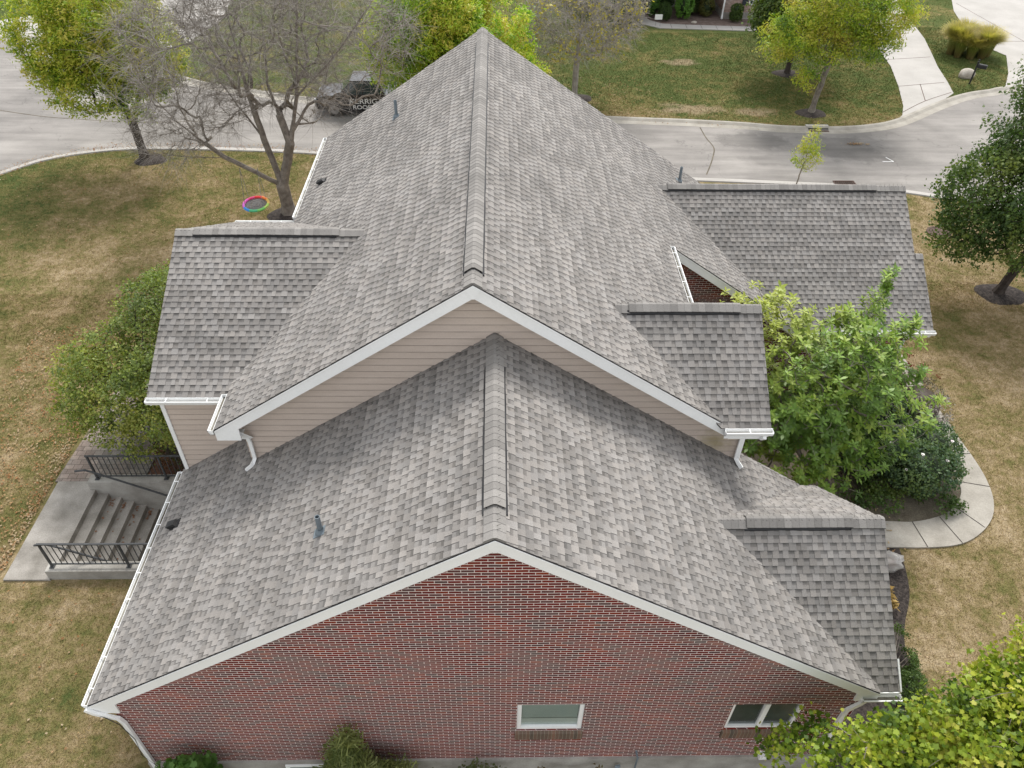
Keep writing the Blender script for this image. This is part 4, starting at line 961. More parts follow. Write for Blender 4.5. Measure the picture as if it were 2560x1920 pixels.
twigs(nd, thin_nodes, dr, 6, 5, 1.2, .0062, 'bark_pale', t2, .6, 'twigs', .10)
twigs(nd, [i for i in thin_nodes if rad[i] < .012], dr, 8, 4, .75, .0075, 'bark', t2, .8, 'twigs', .2)
tree('locust_tree', (-2.6, 32.8, 0), [[(-2.6, 32.2, 0), (-2.6, 32.2, 2.2), (-2.5, 32.4, 6.0)], [(-2.6, 32.2, 2.2), (-.9, 32.6, 4.6), (-.2, 32.8, 6)], [(-2.6, 32.2, 2.2), (-4.0, 32.4, 4.2), (-4.4, 32.6, 5.5)]],
     [((-2.6, 32.6, 5.2), (2.6, 2.6, 2.9)), ((-.2, 32.3, 4.4), (2.2, 2.2, 2.4)), ((1.3, 31.8, 2.9), (1.15, 1.3, 1.3)), ((-4.5, 32.4, 4.2), (1.9, 2.2, 2.4)), ((-4.9, 31.4, 3.2), (.9, 1.1, .9))], 1300,
     'bright lime and yellow tree just behind the roof peak', seed=31, R0_=.17, bark='bark_dark', per=64, spread=.19, size=.17, pal='brightyellow', shape='narrow', thin=.1)
t4, nd4, pr4, tp4, dr4, rd4 = tree('half_bare_tree', (4.5, 36.4, 0), [[(4.5, 36.4, 0), (4.5, 36.4, 2.2), (4.6, 36.5, 3.6), (4.7, 36.6, 5.6)], [(4.5, 36.4, 2.2), (3.2, 36.2, 3.6), (2.2, 36.3, 4.8)], [(4.6, 36.5, 3.6), (6.0, 36.4, 4.6), (7.0, 36.5, 5.4)]],
     [((4.7, 36.5, 4.8), (3.4, 2.6, 2.2)), ((4.6, 36.2, 3.2), (2.8, 2.2, .9))], 620, 'almost leafless tree on the lawn across the road, right of the roof peak', seed=41, R0_=.17, bark='bark_pale', per=9, spread=.22, size=.15, pal='sparse', leaffrac=.30, thin=.1, ns=1.0,
     rt=.007)
twigs(nd4, [i for i in range(len(nd4)) if rd4[i] < .03], dr4, 9, 6, .75, .010, 'bark_pale', t4, .5, 'twigs', .2)
tree('ash_tree', (17.5, 34.6, 0), [[(17.5, 34.55, 0), (17.6, 34.6, 1.2), (17.75, 34.65, 2.6)], [(17.75, 34.65, 2.6), (16.6, 34.6, 3.6), (15.4, 34.5, 4.4)], [(17.75, 34.65, 2.6), (18.6, 34.7, 3.9), (19.6, 34.8, 5.2)], [(17.75, 34.65, 2.6), (17.8, 34.7, 4.4), (17.7, 34.8, 6.6)]],
     [((17.9, 34.8, 5.9), (2.1, 2.2, 2.0)), ((20.0, 34.9, 5.2), (1.7, 1.7, 1.7)), ((15.6, 34.5, 4.2), (1.25, 1.3, 1.35)), ((14.6, 34.4, 3.9), (.85, 1.0, 1.2)), ((19.3, 34.2, 3.9), (1.7, 1.3, .9)), ((17.2, 34.1, 3.7), (1.3, 1.1, .9)), ((16.4, 33.6, 2.2), (.55, .5, .5), .35), ((15.1, 34.6, 5.6), (.6, .7, 1.2))], 1100,
     'yellow-green tree with slanting trunk in a black mulch ring across the road', seed=51, R0_=.15, bark='bark', per=36, spread=.19, size=.16, pal='yellowgreen', shape='narrow', thin=.65)
tree('dark_green_tree', (17.9, 40.6, 0), [[(17.9, 40.6, 0), (17.9, 40.6, 1.5), (17.9, 40.6, 4)]], [((17.5, 40.6, 4.3), (2.4, 2.2, 2.3)), ((19.1, 40.9, 3.6), (1.6, 1.6, 1.6)), ((15.9, 40.4, 3.1), (1.0, 1.1, 1.0))], 700,
     'dark green tree in front of the pinkish brick house', seed=61, R0_=.16, bark='bark_dark', per=36, spread=.24, size=.16, pal='dark', thin=.3)
tree('sapling', (14.0, 26.0, 0), [[(14.0, 25.75, 0), (14.05, 25.75, .9), (14.15, 25.75, 1.9), (14.2, 25.75, 2.7)]], [((14.15, 25.75, 1.5), (.66, .6, .55)), ((14.2, 25.75, 2.15), (.45, .42, .6)), ((14.22, 25.75, 2.75), (.16, .16, .28), .03)], 130,
     'small young yellow-green tree on the verge of the near kerb', seed=71, R0_=.035, bark='bark_pale', per=16, spread=.09, size=.10, pal='yellowgreen', rt=.004, seg=.15, thin=.2, shape='narrow')
tree('pear_tree', (19.3, 17.3, 0), [[(19.3, 17.2, 0), (19.5, 17.2, 1.1), (19.7, 17.3, 1.9)], [(19.7, 17.3, 1.9), (19.9, 17.6, 4.0), (20.0, 17.8, 6.2)], [(19.7, 17.3, 1.9), (21.2, 17.2, 3.0), (22.4, 17.2, 4.2)], [(19.5, 17.2, 1.1), (18.5, 17.2, 2.2), (17.7, 17.2, 3.4)]],
     [((19.6, 17.8, 4.9), (2.2, 2.3, 2.5)), ((17.6, 17.7, 3.9), (1.6, 1.9, 1.8)), ((21.6, 17.5, 4.7), (2.2, 2.1, 2.5)), ((17.1, 17.2, 2.5), (1.2, 1.2, .9)), ((19.4, 16.2, 3.0), (2.2, 1.3, 1.3)), ((20.9, 18.6, 6.9), (1.9, 1.9, 1.9)), ((21.0, 19.2, 8.2), (1.6, 1.7, 1.4)), ((21.9, 19.6, 9.0), (1.4, 1.5, 1.2)), ((18.3, 18.6, 5.8), (1.1, 1.2, 1.1)), ((19.3, 19.2, 7.1), (1.4, 1.6, 1.4))], 2300,
     'dark green leafy tree at the right edge with a bark mulch ring', seed=81, R0_=.17, bark='bark_dark', per=36, spread=.19, size=.11, pal='dark', thin=.5)
tree('garden_tree', (-10.2, 10.0, 0), [[(-10.0, 10.0, 0), (-10.0, 10.0, .8), (-10.0, 10.1, 2.4)], [(-10.0, 10.0, .8), (-9.0, 9.9, 2.0)], [(-10.0, 10.0, .8), (-11.2, 9.6, 1.9)]],
     [((-10.3, 9.4, 2.6), (1.7, 1.6, 1.5)), ((-9.3, 10.9, 3.3), (1.5, 1.7, 1.5)), ((-11.3, 9.6, 2.0), (1.1, 1.5, 1.2)), ((-8.9, 8.8, 2.5), (1.1, 1.3, 1.5)), ((-9.6, 12.3, 3.0), (1.2, 1.2, 1.2)), ((-9.8, 8.4, 1.5), (1.3, .7, .8))], 1500,
     'round green garden tree behind the patio, left of the tan-sided wing', seed=91, R0_=.10, bark='bark_dark', per=26, spread=.11, size=.075, pal='mid', thin=.55, seg=.22, rt=.004, ns=1.8)
tree('maple_tree', (9.2, -1.6, 0), [[(8.9, -1.7, -.2), (8.9, -1.7, 1.0), (8.9, -1.7, 3.6)], [(8.9, -1.7, 1.0), (7.3, -1.6, 2.6), (6.2, -1.4, 3.6)], [(8.9, -1.7, 1.0), (10.2, -1.4, 3.0)]],
     [((8.3, -1.5, 4.1), (1.6, 1.1, 1.5)), ((9.7, -.8, 4.5), (1.6, 1.2, 1.4)), ((7.0, -1.7, 3.8), (1.2, .7, 1.0)), ((6.3, -1.7, 3.4), (.8, .45, .8)), ((6.9, -1.3, 3.6), (.7, .4, .6)), ((6.5, -1.3, 4.3), (.5, .35, .4), .16), ((5.6, -1.5, 4.2), (.5, .3, .5), .16), ((5.1, -.9, 2.8), (.26, .2, .65), .11), ((5.75, -.6, 3.0), (.25, .15, .3), .05), ((7.6, -1.0, 3.5), (.8, .4, .6)), ((8.8, -2.6, 3.6), (2.0, .6, 1.2))], 780,
     'yellow-green maple with reddish tips in the lower right corner', seed=101, R0_=.14, bark='bark', per=40, spread=.15, size=.082, pal='maple', shape='lobed', thin=.35, seg=.22, fold=.35, ns=2.2, updir=.45)
# magnolia: leaves in whorls at the shoot tips
tm = thing('magnolia_tree', (9.0, 8.0, 0), 'bright green magnolia with whorled leaves in the garden bed by the garage', 'tree')
attm = crown_points([((8.6, 8.3, 3.6), (1.9, 1.7, 2.0)), ((10.2, 8.1, 2.6), (1.5, 1.5, 1.7)), ((7.6, 7.3, 2.5), (1.5, 1.3, 1.7)), ((7.2, 9.6, 4.1), (1.2, 1.2, 1.4)), ((9.9, 9.3, 4.0), (1.3, 1.0, 1.2)), ((8.9, 6.9, 1.7), (1.6, .8, 1.0)), ((10.1, 9.6, 5.4), (.22, .22, .9), .35), ((10.9, 9.0, 4.4), (.5, .4, .5), .3)], 760, 3, .35, 1.6, .55)
ndm, prm, tpm, drm = skeleton([[(8.9, 7.8, 0), (8.95, 7.8, .5), (9.0, 8.0, 1.4)], [(8.95, 7.8, .5), (8.0, 7.9, 1.8), (7.6, 8.4, 3.0)], [(9.0, 8.0, 1.4), (9.9, 8.4, 2.6), (10.1, 9.2, 4.0)], [(9.0, 8.0, 1.4), (8.8, 8.4, 3.2)]], attm, 3, .25)
branch_mesh('trunk', ndm, prm, .11, .007, 'bark', tm)
def whorls(tips, dirs, per, size, pal, seed, parent, name='crown'):
    r = np.random.RandomState(seed); n = len(tips); sh = shape_pts('long'); Vs = []; Cs = []; pal = np.array(pal)
    base = nz(tips, .8, seed)*.9+r.normal(size=n)*.5; yel = np.clip((8.2-tips[:, 0])*.25+(tips[:, 1]-8)*.35, 0, 1)*(tips[:, 2] > 2.8)
    for j in range(per):
        lay = j/per; an = r.rand(n)*.5+j*2.4; D = dirs*.5+np.array([0, 0, .9]); D /= np.linalg.norm(D, axis=1)[:, None]
        ref = np.array([1., 0, 0]); a = np.cross(D, ref); a /= np.linalg.norm(a, axis=1)[:, None]; b = np.cross(D, a)
        h = a*np.cos(an)[:, None]+b*np.sin(an)[:, None]; el = (.75-.9*lay+r.normal(size=n)*.15)[:, None]
        t = h*np.cos(el)+D*np.sin(el); t /= np.linalg.norm(t, axis=1)[:, None]; s = np.cross(t, D); s /= (np.linalg.norm(s, axis=1)[:, None]+1e-9); nn_ = np.cross(s, t)
        sz = size*(.65+.6*r.rand(n)); P = tips-D*(.10*lay)[...] if False else tips-D*(.12*lay)
        V = P[:, None]+(s[:, None]*sh[None, :, 0, None]+t[:, None]*sh[None, :, 1, None]+nn_[:, None]*(-.22*sh[None, :, 1, None]**2+np.abs(sh[None, :, 0, None])*.25))*sz[:, None, None]
        k = np.clip((base+r.normal(size=n)*.25+1.5)/3*len(pal), 0, len(pal)-1).astype(int); c = pal[k]*(.85+.3*r.rand(n))[:, None]
        c = c*(1-yel[:, None]*.6)+np.array([.46, .46, .08])*yel[:, None]*.6
        Vs.append(V); Cs.append(c)
    return np_mesh(name, np.concatenate(Vs), len(sh), np.concatenate(Cs), 'leaf_gloss', parent)
extra = np.random.RandomState(4); ti = np.array(tpm); sub = [i for i in range(len(ndm)) if ndm[i][2] > 1.2]; more = extra.choice(sub, 900)
TT = np.vstack([ndm[ti], ndm[more]+extra.normal(size=(900, 3))*.15]); DD = np.vstack([drm[ti], drm[more]])
whorls(TT, DD, 11, .17, sorted(GREENS['magnolia'], key=sum), 5, tm)

# ---------------------------------------------------------------- shrubs
def shrub(name, lobes, n, size, pal, label, seed, per=6, spread=.05, shape='diamond', group=None, mat='leaf', thin=.15, stems=True, shell=.75, cat='shrub', core=None, tint=None):
    c = np.mean([l[0] for l in lobes], axis=0); zb = max(0, min(l[0][2]-l[1][2] for l in lobes)); t = thing(name, (c[0], c[1], 0), label, cat, group)
    P = crown_points(lobes, n, seed, thin, 2.5, shell)
    P[:, 2] = np.maximum(P[:, 2], .05)
    leaves('foliage', P, per, spread, size, GREENS[pal] if isinstance(pal, str) else pal, seed, mat, t, shape, .5, c, tint)
    if stems:
        mb = MB(); r = random.Random(seed)
        for i in range(min(26, 8+n//40)):
            p = P[r.randrange(len(P))]; mb.tube([(c[0]+r.uniform(-.1, .1), c[1]+r.uniform(-.1, .1), 0), ((c[0]+p[0])/2+r.uniform(-.08, .08), (c[1]+p[1])/2, p[2]*.55), tuple(p)], [.018, .012, .005], 4)
        mb.build('stem', ['bark'], t)
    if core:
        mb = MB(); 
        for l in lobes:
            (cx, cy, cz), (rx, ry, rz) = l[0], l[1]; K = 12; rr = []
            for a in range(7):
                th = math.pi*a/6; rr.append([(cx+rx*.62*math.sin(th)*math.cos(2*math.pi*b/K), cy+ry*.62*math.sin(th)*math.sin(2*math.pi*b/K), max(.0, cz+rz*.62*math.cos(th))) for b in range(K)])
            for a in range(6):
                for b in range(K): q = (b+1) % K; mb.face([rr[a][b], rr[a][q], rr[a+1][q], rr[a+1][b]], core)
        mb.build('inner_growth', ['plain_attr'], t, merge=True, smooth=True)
    return t
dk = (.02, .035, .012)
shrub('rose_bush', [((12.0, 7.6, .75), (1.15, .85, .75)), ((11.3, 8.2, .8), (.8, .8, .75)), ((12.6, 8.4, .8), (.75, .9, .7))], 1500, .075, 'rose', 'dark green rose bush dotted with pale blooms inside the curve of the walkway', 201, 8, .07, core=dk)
rb = random.Random(2); rose = bpy.data.objects['rose_bush']
for (x, y, z) in ((11.0, 7.9, 1.45), (11.7, 7.45, 1.45), (12.35, 7.3, 1.35), (12.7, 7.9, 1.5), (11.5, 8.3, 1.6), (13.1, 7.9, .8), (12.2, 8.7, 1.55), (11.35, 7.3, 1.0)):
    mb = MB()
    for j in range(9):
        a = j*2.4; rr = .008+.0025*j; c = Vector((x+math.cos(a)*rr, y+math.sin(a)*rr, z+.02-.002*j)); d = Vector((math.cos(a), math.sin(a), .25)); s = Vector((-math.sin(a), math.cos(a), 0))
        pk = (.72, .62, .62) if rb.random() < .4 else (.78, .77, .74); mb.face([c-s*.012, c+d*.02-s*.018, c+d*.033, c+d*.02+s*.018, c+s*.012], pk)
    mb.build('blossom', ['plain_attr'], rose)
shrub('leafy_groundcover', [((10.9, 6.85, .2), (.9, .45, .25)), ((12.2, 6.75, .2), (.9, .35, .22)), ((9.9, 7.1, .15), (.45, .4, .18)), ((11.3, 7.5, .3), (1.0, .5, .3))], 900, .07, 'dark', 'low dark green leafy plants spilling over the walkway edge', 202, 6, .05, stems=False, cat='plant')
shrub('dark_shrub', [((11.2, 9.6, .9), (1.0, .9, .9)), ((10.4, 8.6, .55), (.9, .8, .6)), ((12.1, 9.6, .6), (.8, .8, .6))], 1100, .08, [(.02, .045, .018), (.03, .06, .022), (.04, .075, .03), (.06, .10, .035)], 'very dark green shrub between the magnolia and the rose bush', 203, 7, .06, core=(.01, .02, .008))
shrub('withered_shrub', [((13.3, 10.5, .55), (.8, 1.1, .65)), ((12.8, 9.4, .4), (.5, .5, .4)), ((13.0, 11.6, .4), (.5, .5, .45))], 800, .06, [(.20, .17, .15), (.28, .25, .23), (.15, .11, .10), (.33, .30, .28), (.22, .20, .10)], 'withered grey-brown shrub beside the walkway, above the rose bush', 204, 5, .06, mat='leaf_dry', core=(.06, .045, .035))
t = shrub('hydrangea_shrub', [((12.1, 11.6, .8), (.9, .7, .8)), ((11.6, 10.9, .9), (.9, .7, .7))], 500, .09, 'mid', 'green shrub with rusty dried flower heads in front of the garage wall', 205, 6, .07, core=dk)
rr_ = np.random.RandomState(9); C = np.array([(12.4+rr_.normal()*.5, 11.0+rr_.normal()*.45, 1.35+rr_.rand()*.3) for _ in range(16)]); leaves('dried_flower', C, 26, .06, .05, [(.16, .05, .03), (.22, .08, .05), (.12, .04, .03)], 10, 'leaf_dry', t)
shrub('box_shrub', [((9.25, 2.35, .4), (.42, .85, .42)), ((9.2, 1.5, .38), (.42, .5, .4))], 900, .04, 'dark', 'low clipped green shrub in the mulch bed near the lower right corner of the roof', 206, 12, .04, thin=.0)
shrub('golden_grass', [((9.45, 3.75, .2), (.38, .5, .25))], 260, .22, [(.26, .17, .05), (.34, .24, .09), (.2, .15, .05)], 'golden brown grass tuft in the mulch bed below the plastic bag', 207, 6, .04, shape='narrow', stems=False, cat='plant', mat='leaf_dry')
shrub('climbing_weed', [((-7.75, 3.6, .8), (.38, .9, .9)), ((-7.75, 2.2, .6), (.32, .9, .7)), ((-7.7, 4.35, .3), (.4, .3, .4))], 1100, .07, [(.06, .13, .03), (.09, .18, .04), (.12, .22, .05), (.05, .10, .03)], 'green weedy shrub under the left gutter of the front roof', 208, 6, .06)
shrub('red_leaved_shrub', [((-8.9, 8.7, .4), (1.0, .7, .5)), ((-8.2, 9.2, .6), (.7, .9, .6))], 800, .06, [(.05, .09, .025), (.16, .05, .03), (.08, .12, .03), (.22, .09, .04), (.10, .06, .04)], 'low green and rust coloured shrub behind the stair wall', 209, 6, .07, core=(.04, .03, .02))
shrub('broad_leaved_shrub', [((-5.95, -.55, .75), (.55, .35, .75)), ((-6.2, -.6, .2), (.5, .35, .5))], 420, .12, [(.05, .12, .025), (.07, .16, .03), (.10, .20, .04)], 'green broad-leaved shrub against the brick gable, right of the downspout', 210, 5, .07, shape='lobed')
shrub('willow_shrub', [((-2.8, -.6, .6), (.72, .42, .85)), ((-2.85, -.4, 1.5), (.28, .22, .75)), ((-1.95, -.6, .5), (.5, .32, .7))], 900, .24, 'grassy', 'wispy grassy-leaved shrub against the brick gable, left of the window', 211, 13, .08, shape='blade', thin=.1)
shrub('ivy_clump', [((-1.2, -.35, .10), (.35, .15, .25)), ((.0, -.3, .05), (.6, .12, .28)), ((-.4, -.3, .3), (.5, .1, .5), .05)], 200, .06, [(.06, .09, .03), (.09, .12, .04), (.12, .13, .06)], 'thin scraggly weeds at the foundation between the wispy shrub and the window', 212, 4, .05, cat='plant')
shrub('ivy_clump', [((.95, -.2, .05), (.06, .06, .3)), ((1.6, -.2, .02), (.05, .05, .2)), ((2.15, -.2, .02), (.08, .06, .22))], 60, .06, [(.06, .10, .03), (.14, .10, .04)], 'tiny weeds at the foundation below the window', 213, 4, .03, cat='plant')
# ornamental grass between the two driveways
og = thing('ornamental_grass', (30.9, 44.3, 0), 'big round clump of green and tan ornamental grass between the driveways', 'grass clump')
rg = np.random.RandomState(12); nb = 22000; ang = rg.rand(nb)*6.283; rr = .55+.75*rg.rand(nb); ci = rg.randint(0, 9, nb); ca_ = ci*2*math.pi/9+.3; hs_c = np.array([1.0, .9, 1.1, .95, 1.15, 1.0, .85, 1.05, .95])[ci]
B = np.stack([30.9+np.cos(ca_)*1.15+np.cos(ang)*.22*rg.rand(nb), 44.4+np.sin(ca_)*.85+np.sin(ang)*.22*rg.rand(nb), np.zeros(nb)], 1)
out = np.stack([np.cos(ang), np.sin(ang), np.zeros(nb)], 1)*(.3+.8*rg.rand(nb))[:, None]+rg.normal(size=(nb, 3))*.15*np.array([1, 1, 0]); H = (1.25+.45*rg.rand(nb))*hs_c
Mi = B+out*.22+np.stack([0*H, 0*H, H*.78], 1); To = B+out*.85+np.stack([0*H, 0*H, H*(.75+.3*rg.rand(nb))], 1); sd_ = np.cross(out, np.array([0, 0, 1.])); sd_ /= np.linalg.norm(sd_, axis=1)[:, None]; wd_ = .011
cb = np.array([.18, .13, .05]); cm = np.array([.19, .26, .035]); ct = np.array([.50, .40, .12]); v = (.75+.5*rg.rand(nb))[:, None, None]
V1 = np.stack([B-sd_*wd_, B+sd_*wd_, Mi+sd_*wd_, Mi-sd_*wd_], 1); V2 = np.stack([Mi-sd_*wd_, Mi+sd_*wd_, To+sd_*.003, To-sd_*.003], 1)
C1 = np.stack([np.tile(cb, (nb, 1)), np.tile(cb, (nb, 1)), np.tile(cm, (nb, 1)), np.tile(cm, (nb, 1))], 1)*v; C2 = np.stack([np.tile(cm, (nb, 1)), np.tile(cm, (nb, 1)), np.tile(ct, (nb, 1)), np.tile(ct, (nb, 1))], 1)*v
np_mesh('blade', np.concatenate([V1, V2]), 4, np.concatenate([C1, C2]), 'leaf', og)

# ---------------------------------------------------------------- house across the road
FH = thing('neighbour_house', (15, 53.5, 0), 'pinkish brick house with grey foundation across the road', 'house')
def fwall(poly, vec, mat='brick_far', name='wall', axis='x'): return wall_prism(poly, vec, mat, name, FH, axis)
fwall([(16.35, 51.5, .45), (25.5, 51.5, .45), (25.5, 51.5, 2.9), (16.35, 51.5, 2.9)], (0, .2, 0)); fwall([(16.35, 51.7, .45), (16.35, 54.4, .45), (16.35, 54.4, 2.9), (16.35, 51.7, 2.9)], (.2, 0, 0), axis='y')
fwall([(11.9, 54.4, .45), (16.35, 54.4, .45), (16.35, 54.4, 2.9), (11.9, 54.4, 2.9)], (0, .2, 0)); fwall([(6, 55.4, .45), (11.9, 55.4, .45), (11.9, 55.4, 2.9), (6, 55.4, 2.9)], (0, .2, 0)); fwall([(11.9, 54.6, .45), (11.9, 55.6, .45), (11.9, 55.6, 2.9), (11.9, 54.6, 2.9)], (.2, 0, 0), axis='y')
fwall([(6, 55.6, 0), (6, 64, 0), (6, 64, 2.9), (6, 55.6, 2.9)], (.2, 0, 0), axis='y'); fwall([(25.3, 51.7, 0), (25.3, 64, 0), (25.3, 64, 2.9), (25.3, 51.7, 2.9)], (.2, 0, 0), axis='y')
mb = MB(); mb.box((16.31, 51.46, -.1), (25.54, 51.72, .446)); mb.box((16.31, 51.73, -.1), (16.56, 54.4, .446)); mb.box((11.86, 54.36, -.1), (16.3, 54.6, .446)); mb.box((5.96, 55.36, -.1), (11.85, 55.6, .446)); mb.build('foundation', ['foundation'], FH)
mb = MB(); x0, x1, y0, y1, z = 5.4, 26.1, 50.9, 64.6, 2.9
A = [(x0, y0, z), (x1, y0, z), (x1, y1, z), (x0, y1, z)]; r1, r2 = (x0+6.5, 57.7, z+3.6), (x1-6.5, 57.7, z+3.6)
mb.face([A[0], A[1], r2, r1], (.2, .19, .18)); mb.face([A[1], A[2], r2], (.2, .19, .18)); mb.face([A[2], A[3], r1, r2], (.2, .19, .18)); mb.face([A[3], A[0], r1], (.2, .19, .18)); mb.face(A, (.6, .6, .58)); mb.build('roof', ['shingle'], FH)
mb = MB(); mb.tube([(16.28, 51.4, 2.85), (16.28, 51.4, .3), (16.2, 51.1, .12)], 1, prof=[(-.05, -.04), (.05, -.04), (.05, .04), (-.05, .04)], up=(0, 1, 0)); mb.build('downspout', ['white'], FH)
mb = MB(); mb.tube([(12.0, 54.3, 2.85), (12.0, 54.3, .2)], 1, prof=[(-.05, -.04), (.05, -.04), (.05, .04), (-.05, .04)], up=(0, 1, 0)); mb.build('downspout', ['white'], FH)
for xw in (18.05, 21.5):
    mb = MB(); mb.box((xw, 51.44, .95), (xw+1.0, 51.5, 1.02)); mb.box((xw, 51.44, 1.02), (xw+.07, 51.5, 2.5)); mb.box((xw+.93, 51.44, 1.02), (xw+1.0, 51.5, 2.5)); mb.box((xw+.07, 51.44, 2.43), (xw+.93, 51.5, 2.5)); mb.box((xw+.07, 51.45, 1.70), (xw+.93, 51.5, 1.76))
    for i in range(1, 4): mb.box((xw+.07+.215*i-.012, 51.465, 1.02), (xw+.07+.215*i+.012, 51.495, 2.43))
    for zz in (1.25, 1.48, 1.95, 2.18): mb.box((xw+.07, 51.467, zz), (xw+.93, 51.493, zz+.02))
    wn = mb.build('window', ['white'], FH); mb = MB(); mb.box((xw+.07, 51.486, 1.02), (xw+.93, 51.492, 2.43)); mb.build('pane', ['carglass'], wn)
    for xs in (xw-.48, xw+1.05):
        mb = MB(); mb.box((xs, 51.45, .95), (xs+.42, 51.49, 2.5))
        for i in range(14): mb.prism([(xs+.05, 51.448, 1.03+i*.1), (xs+.05, 51.435, 1.04+i*.1), (xs+.05, 51.448, 1.09+i*.1)], (.32, 0, 0))
        mb.build('shutter', ['shutter'], FH)
tag(sheet('mulch_bed', [(10.4, 51.05), (11.5, 50.2), (13.6, 49.98), (25.4, 49.5), (25.4, 51.5), (16.3, 51.5), (16.3, 54.4), (11.9, 54.4), (10.4, 55.4), (9.8, 53)], .01, 'mulch_red'), kind='structure')
fw = [(9.7, 54), (9.9, 52), (10.3, 50.1), (11.47, 49.12), (13.4, 49.0), (18, 48.7), (24.9, 48.2), (25.2, 49.0), (18.06, 49.62), (13.6, 49.9), (11.8, 50.1), (11.0, 50.9), (10.7, 52.2), (10.6, 54)]
tag(sheet('walkway', fw, .05, 'pale_concrete', .08), kind='structure')
for i in range(9): x = 12.3+i*1.05; strip('walkway_joint', [(x, 49.08-.055*(x-12.3)), (x+.05, 49.98-.06*(x-12.3))], [(-.012, .055), (.012, .055)], 'mulch')
bp = [(.08, .18, .03), (.11, .24, .04), (.15, .30, .05)]
gb = 'clipped shrubs in the bed across the road'
shrub('clipped_shrub', [((13.45, 51.3, .95), (.68, .65, 1.0))], 1400, .07, bp, 'biggest round-topped bright green clipped shrub by the pinkish brick house', 301, 6, .03, core=dk, stems=False, group=gb, thin=0, shell=.95)
shrub('clipped_shrub', [((12.0, 50.85, .6), (.5, .45, .68))], 900, .06, [(.04, .075, .018), (.055, .10, .022)], 'squat dark clipped shrub next to the small white yard sign', 302, 6, .03, core=dk, stems=False, group=gb, thin=0, shell=.95)
shrub('clipped_shrub', [((11.35, 51.6, .75), (.36, .36, .95))], 700, .06, bp, 'cone-shaped clipped shrub left of the squat dark one', 303, 6, .03, core=dk, stems=False, group=gb, thin=0, shell=.95)
shrub('clipped_shrub', [((15.2, 51.9, .7), (.55, .5, .72))], 900, .06, [(.10, .12, .03), (.15, .14, .04), (.08, .10, .025)], 'brownish green clipped shrub beside the inner corner of the pinkish house', 304, 6, .04, core=dk, stems=False, group=gb, thin=0, shell=.95)
shrub('clipped_shrub', [((14.35, 52.3, .45), (.42, .4, .5))], 600, .06, [(.05, .08, .025), (.07, .10, .03)], 'small low dark shrub between the biggest round shrub and the brownish one', 305, 6, .04, core=dk, stems=False, group=gb, thin=0, shell=.95)
shrub('clipped_shrub', [((17.1, 50.75, .45), (.48, .42, .5)), ((17.1, 50.75, .9), (.46, .4, .35))], 1100, .06, [(.06, .10, .02), (.08, .13, .025)], 'box-shaped clipped shrub in front of the downspout across the road', 306, 6, .03, core=dk, stems=False, group=gb, thin=0, shell=.95)
shrub('clipped_shrub', [((15.0, 53.6, .8), (.6, .5, .85))], 800, .06, [(.06, .09, .02), (.09, .12, .03)], 'tall dark shrub against the wall behind the brownish clipped one', 307, 6, .04, core=dk, stems=False, group=gb, thin=0, shell=.95)
shrub('clipped_shrub', [((12.2, 53.2, 1.0), (.9, .7, 1.1)), ((10.9, 53, .8), (.6, .6, .9))], 1300, .08, [(.03, .065, .018), (.045, .085, .022)], 'large loose dark shrub at the entrance of the pinkish house', 308, 6, .05, core=dk, stems=False, group=gb, thin=0)
t = shrub('variegated_shrub', [((9.4, 50.3, .9), (1.0, .8, .95)), ((8.6, 51.5, .8), (1.2, .8, .8))], 900, .10, [(.10, .14, .05), (.24, .28, .14), (.45, .48, .36), (.5, .42, .08), (.07, .10, .04)], 'pale speckled shrub at the bend of the far walkway', 309, 5, .07, core=dk)
# small yard sign
SG = thing('yard_sign', (11.35, 49.55, 0), 'small white yard sign on two wires beside the far walkway', 'sign')
mb = MB(); mb.prism([(11.1, 49.5, .48), (11.62, 49.5, .48), (11.62, 49.5, .82), (11.1, 49.5, .82)], (0, .015, 0)); mb.build('panel', ['white'], SG)
mb = MB(); mb.tube([(11.2, 49.51, 0), (11.2, 49.51, .5)], .008, 5); mb.tube([(11.52, 49.51, 0), (11.52, 49.51, .5)], .008, 5); mb.build('stake', ['iron'], SG)

# ---------------------------------------------------------------- small things by the road
MBX = thing('mailbox', (28.56, 39.13, 0), 'black mailbox on a leaning black post beside the boulder', 'mailbox')
mb = MB(); mb.tube([(28.56, 39.13, -.05), (28.6, 39.15, 1.28)], .05, 8); mb.lathe((28.6, 39.15, 1.28), [(.05, 0), (.07, .02), (.03, .06), (.05, .10), (.035, .15), (0, .17)], 10); mb.tube([(28.6, 39.1, .82), (28.85, 38.95, 1.0)], .02, 6); mb.build('post', ['black'], MBX)
mb = MB(); pf = [(-.10, 0), (.10, 0), (.10, .14)]+[(.10*math.cos(a), .14+.09*math.sin(a)) for a in [math.pi*i/8 for i in range(1, 8)]]+[(-.10, .14)]
d = Vector((.80, -.6, 0)); s_ = Vector((.6, .8, 0)); o_ = Vector((28.62, 39.12, .98)); mb.prism([o_+s_*a+Vector((0, 0, b)) for a, b in pf], d*.5); mb.build('box', ['black'], MBX)
mb = MB(); c_ = o_+s_*.105+d*.3; mb.prism([c_, c_+d*.02, c_+d*.02+Vector((0, 0, .28)), c_+Vector((0, 0, .28))], s_*.008); mb.build('flag', ['iron'], MBX)
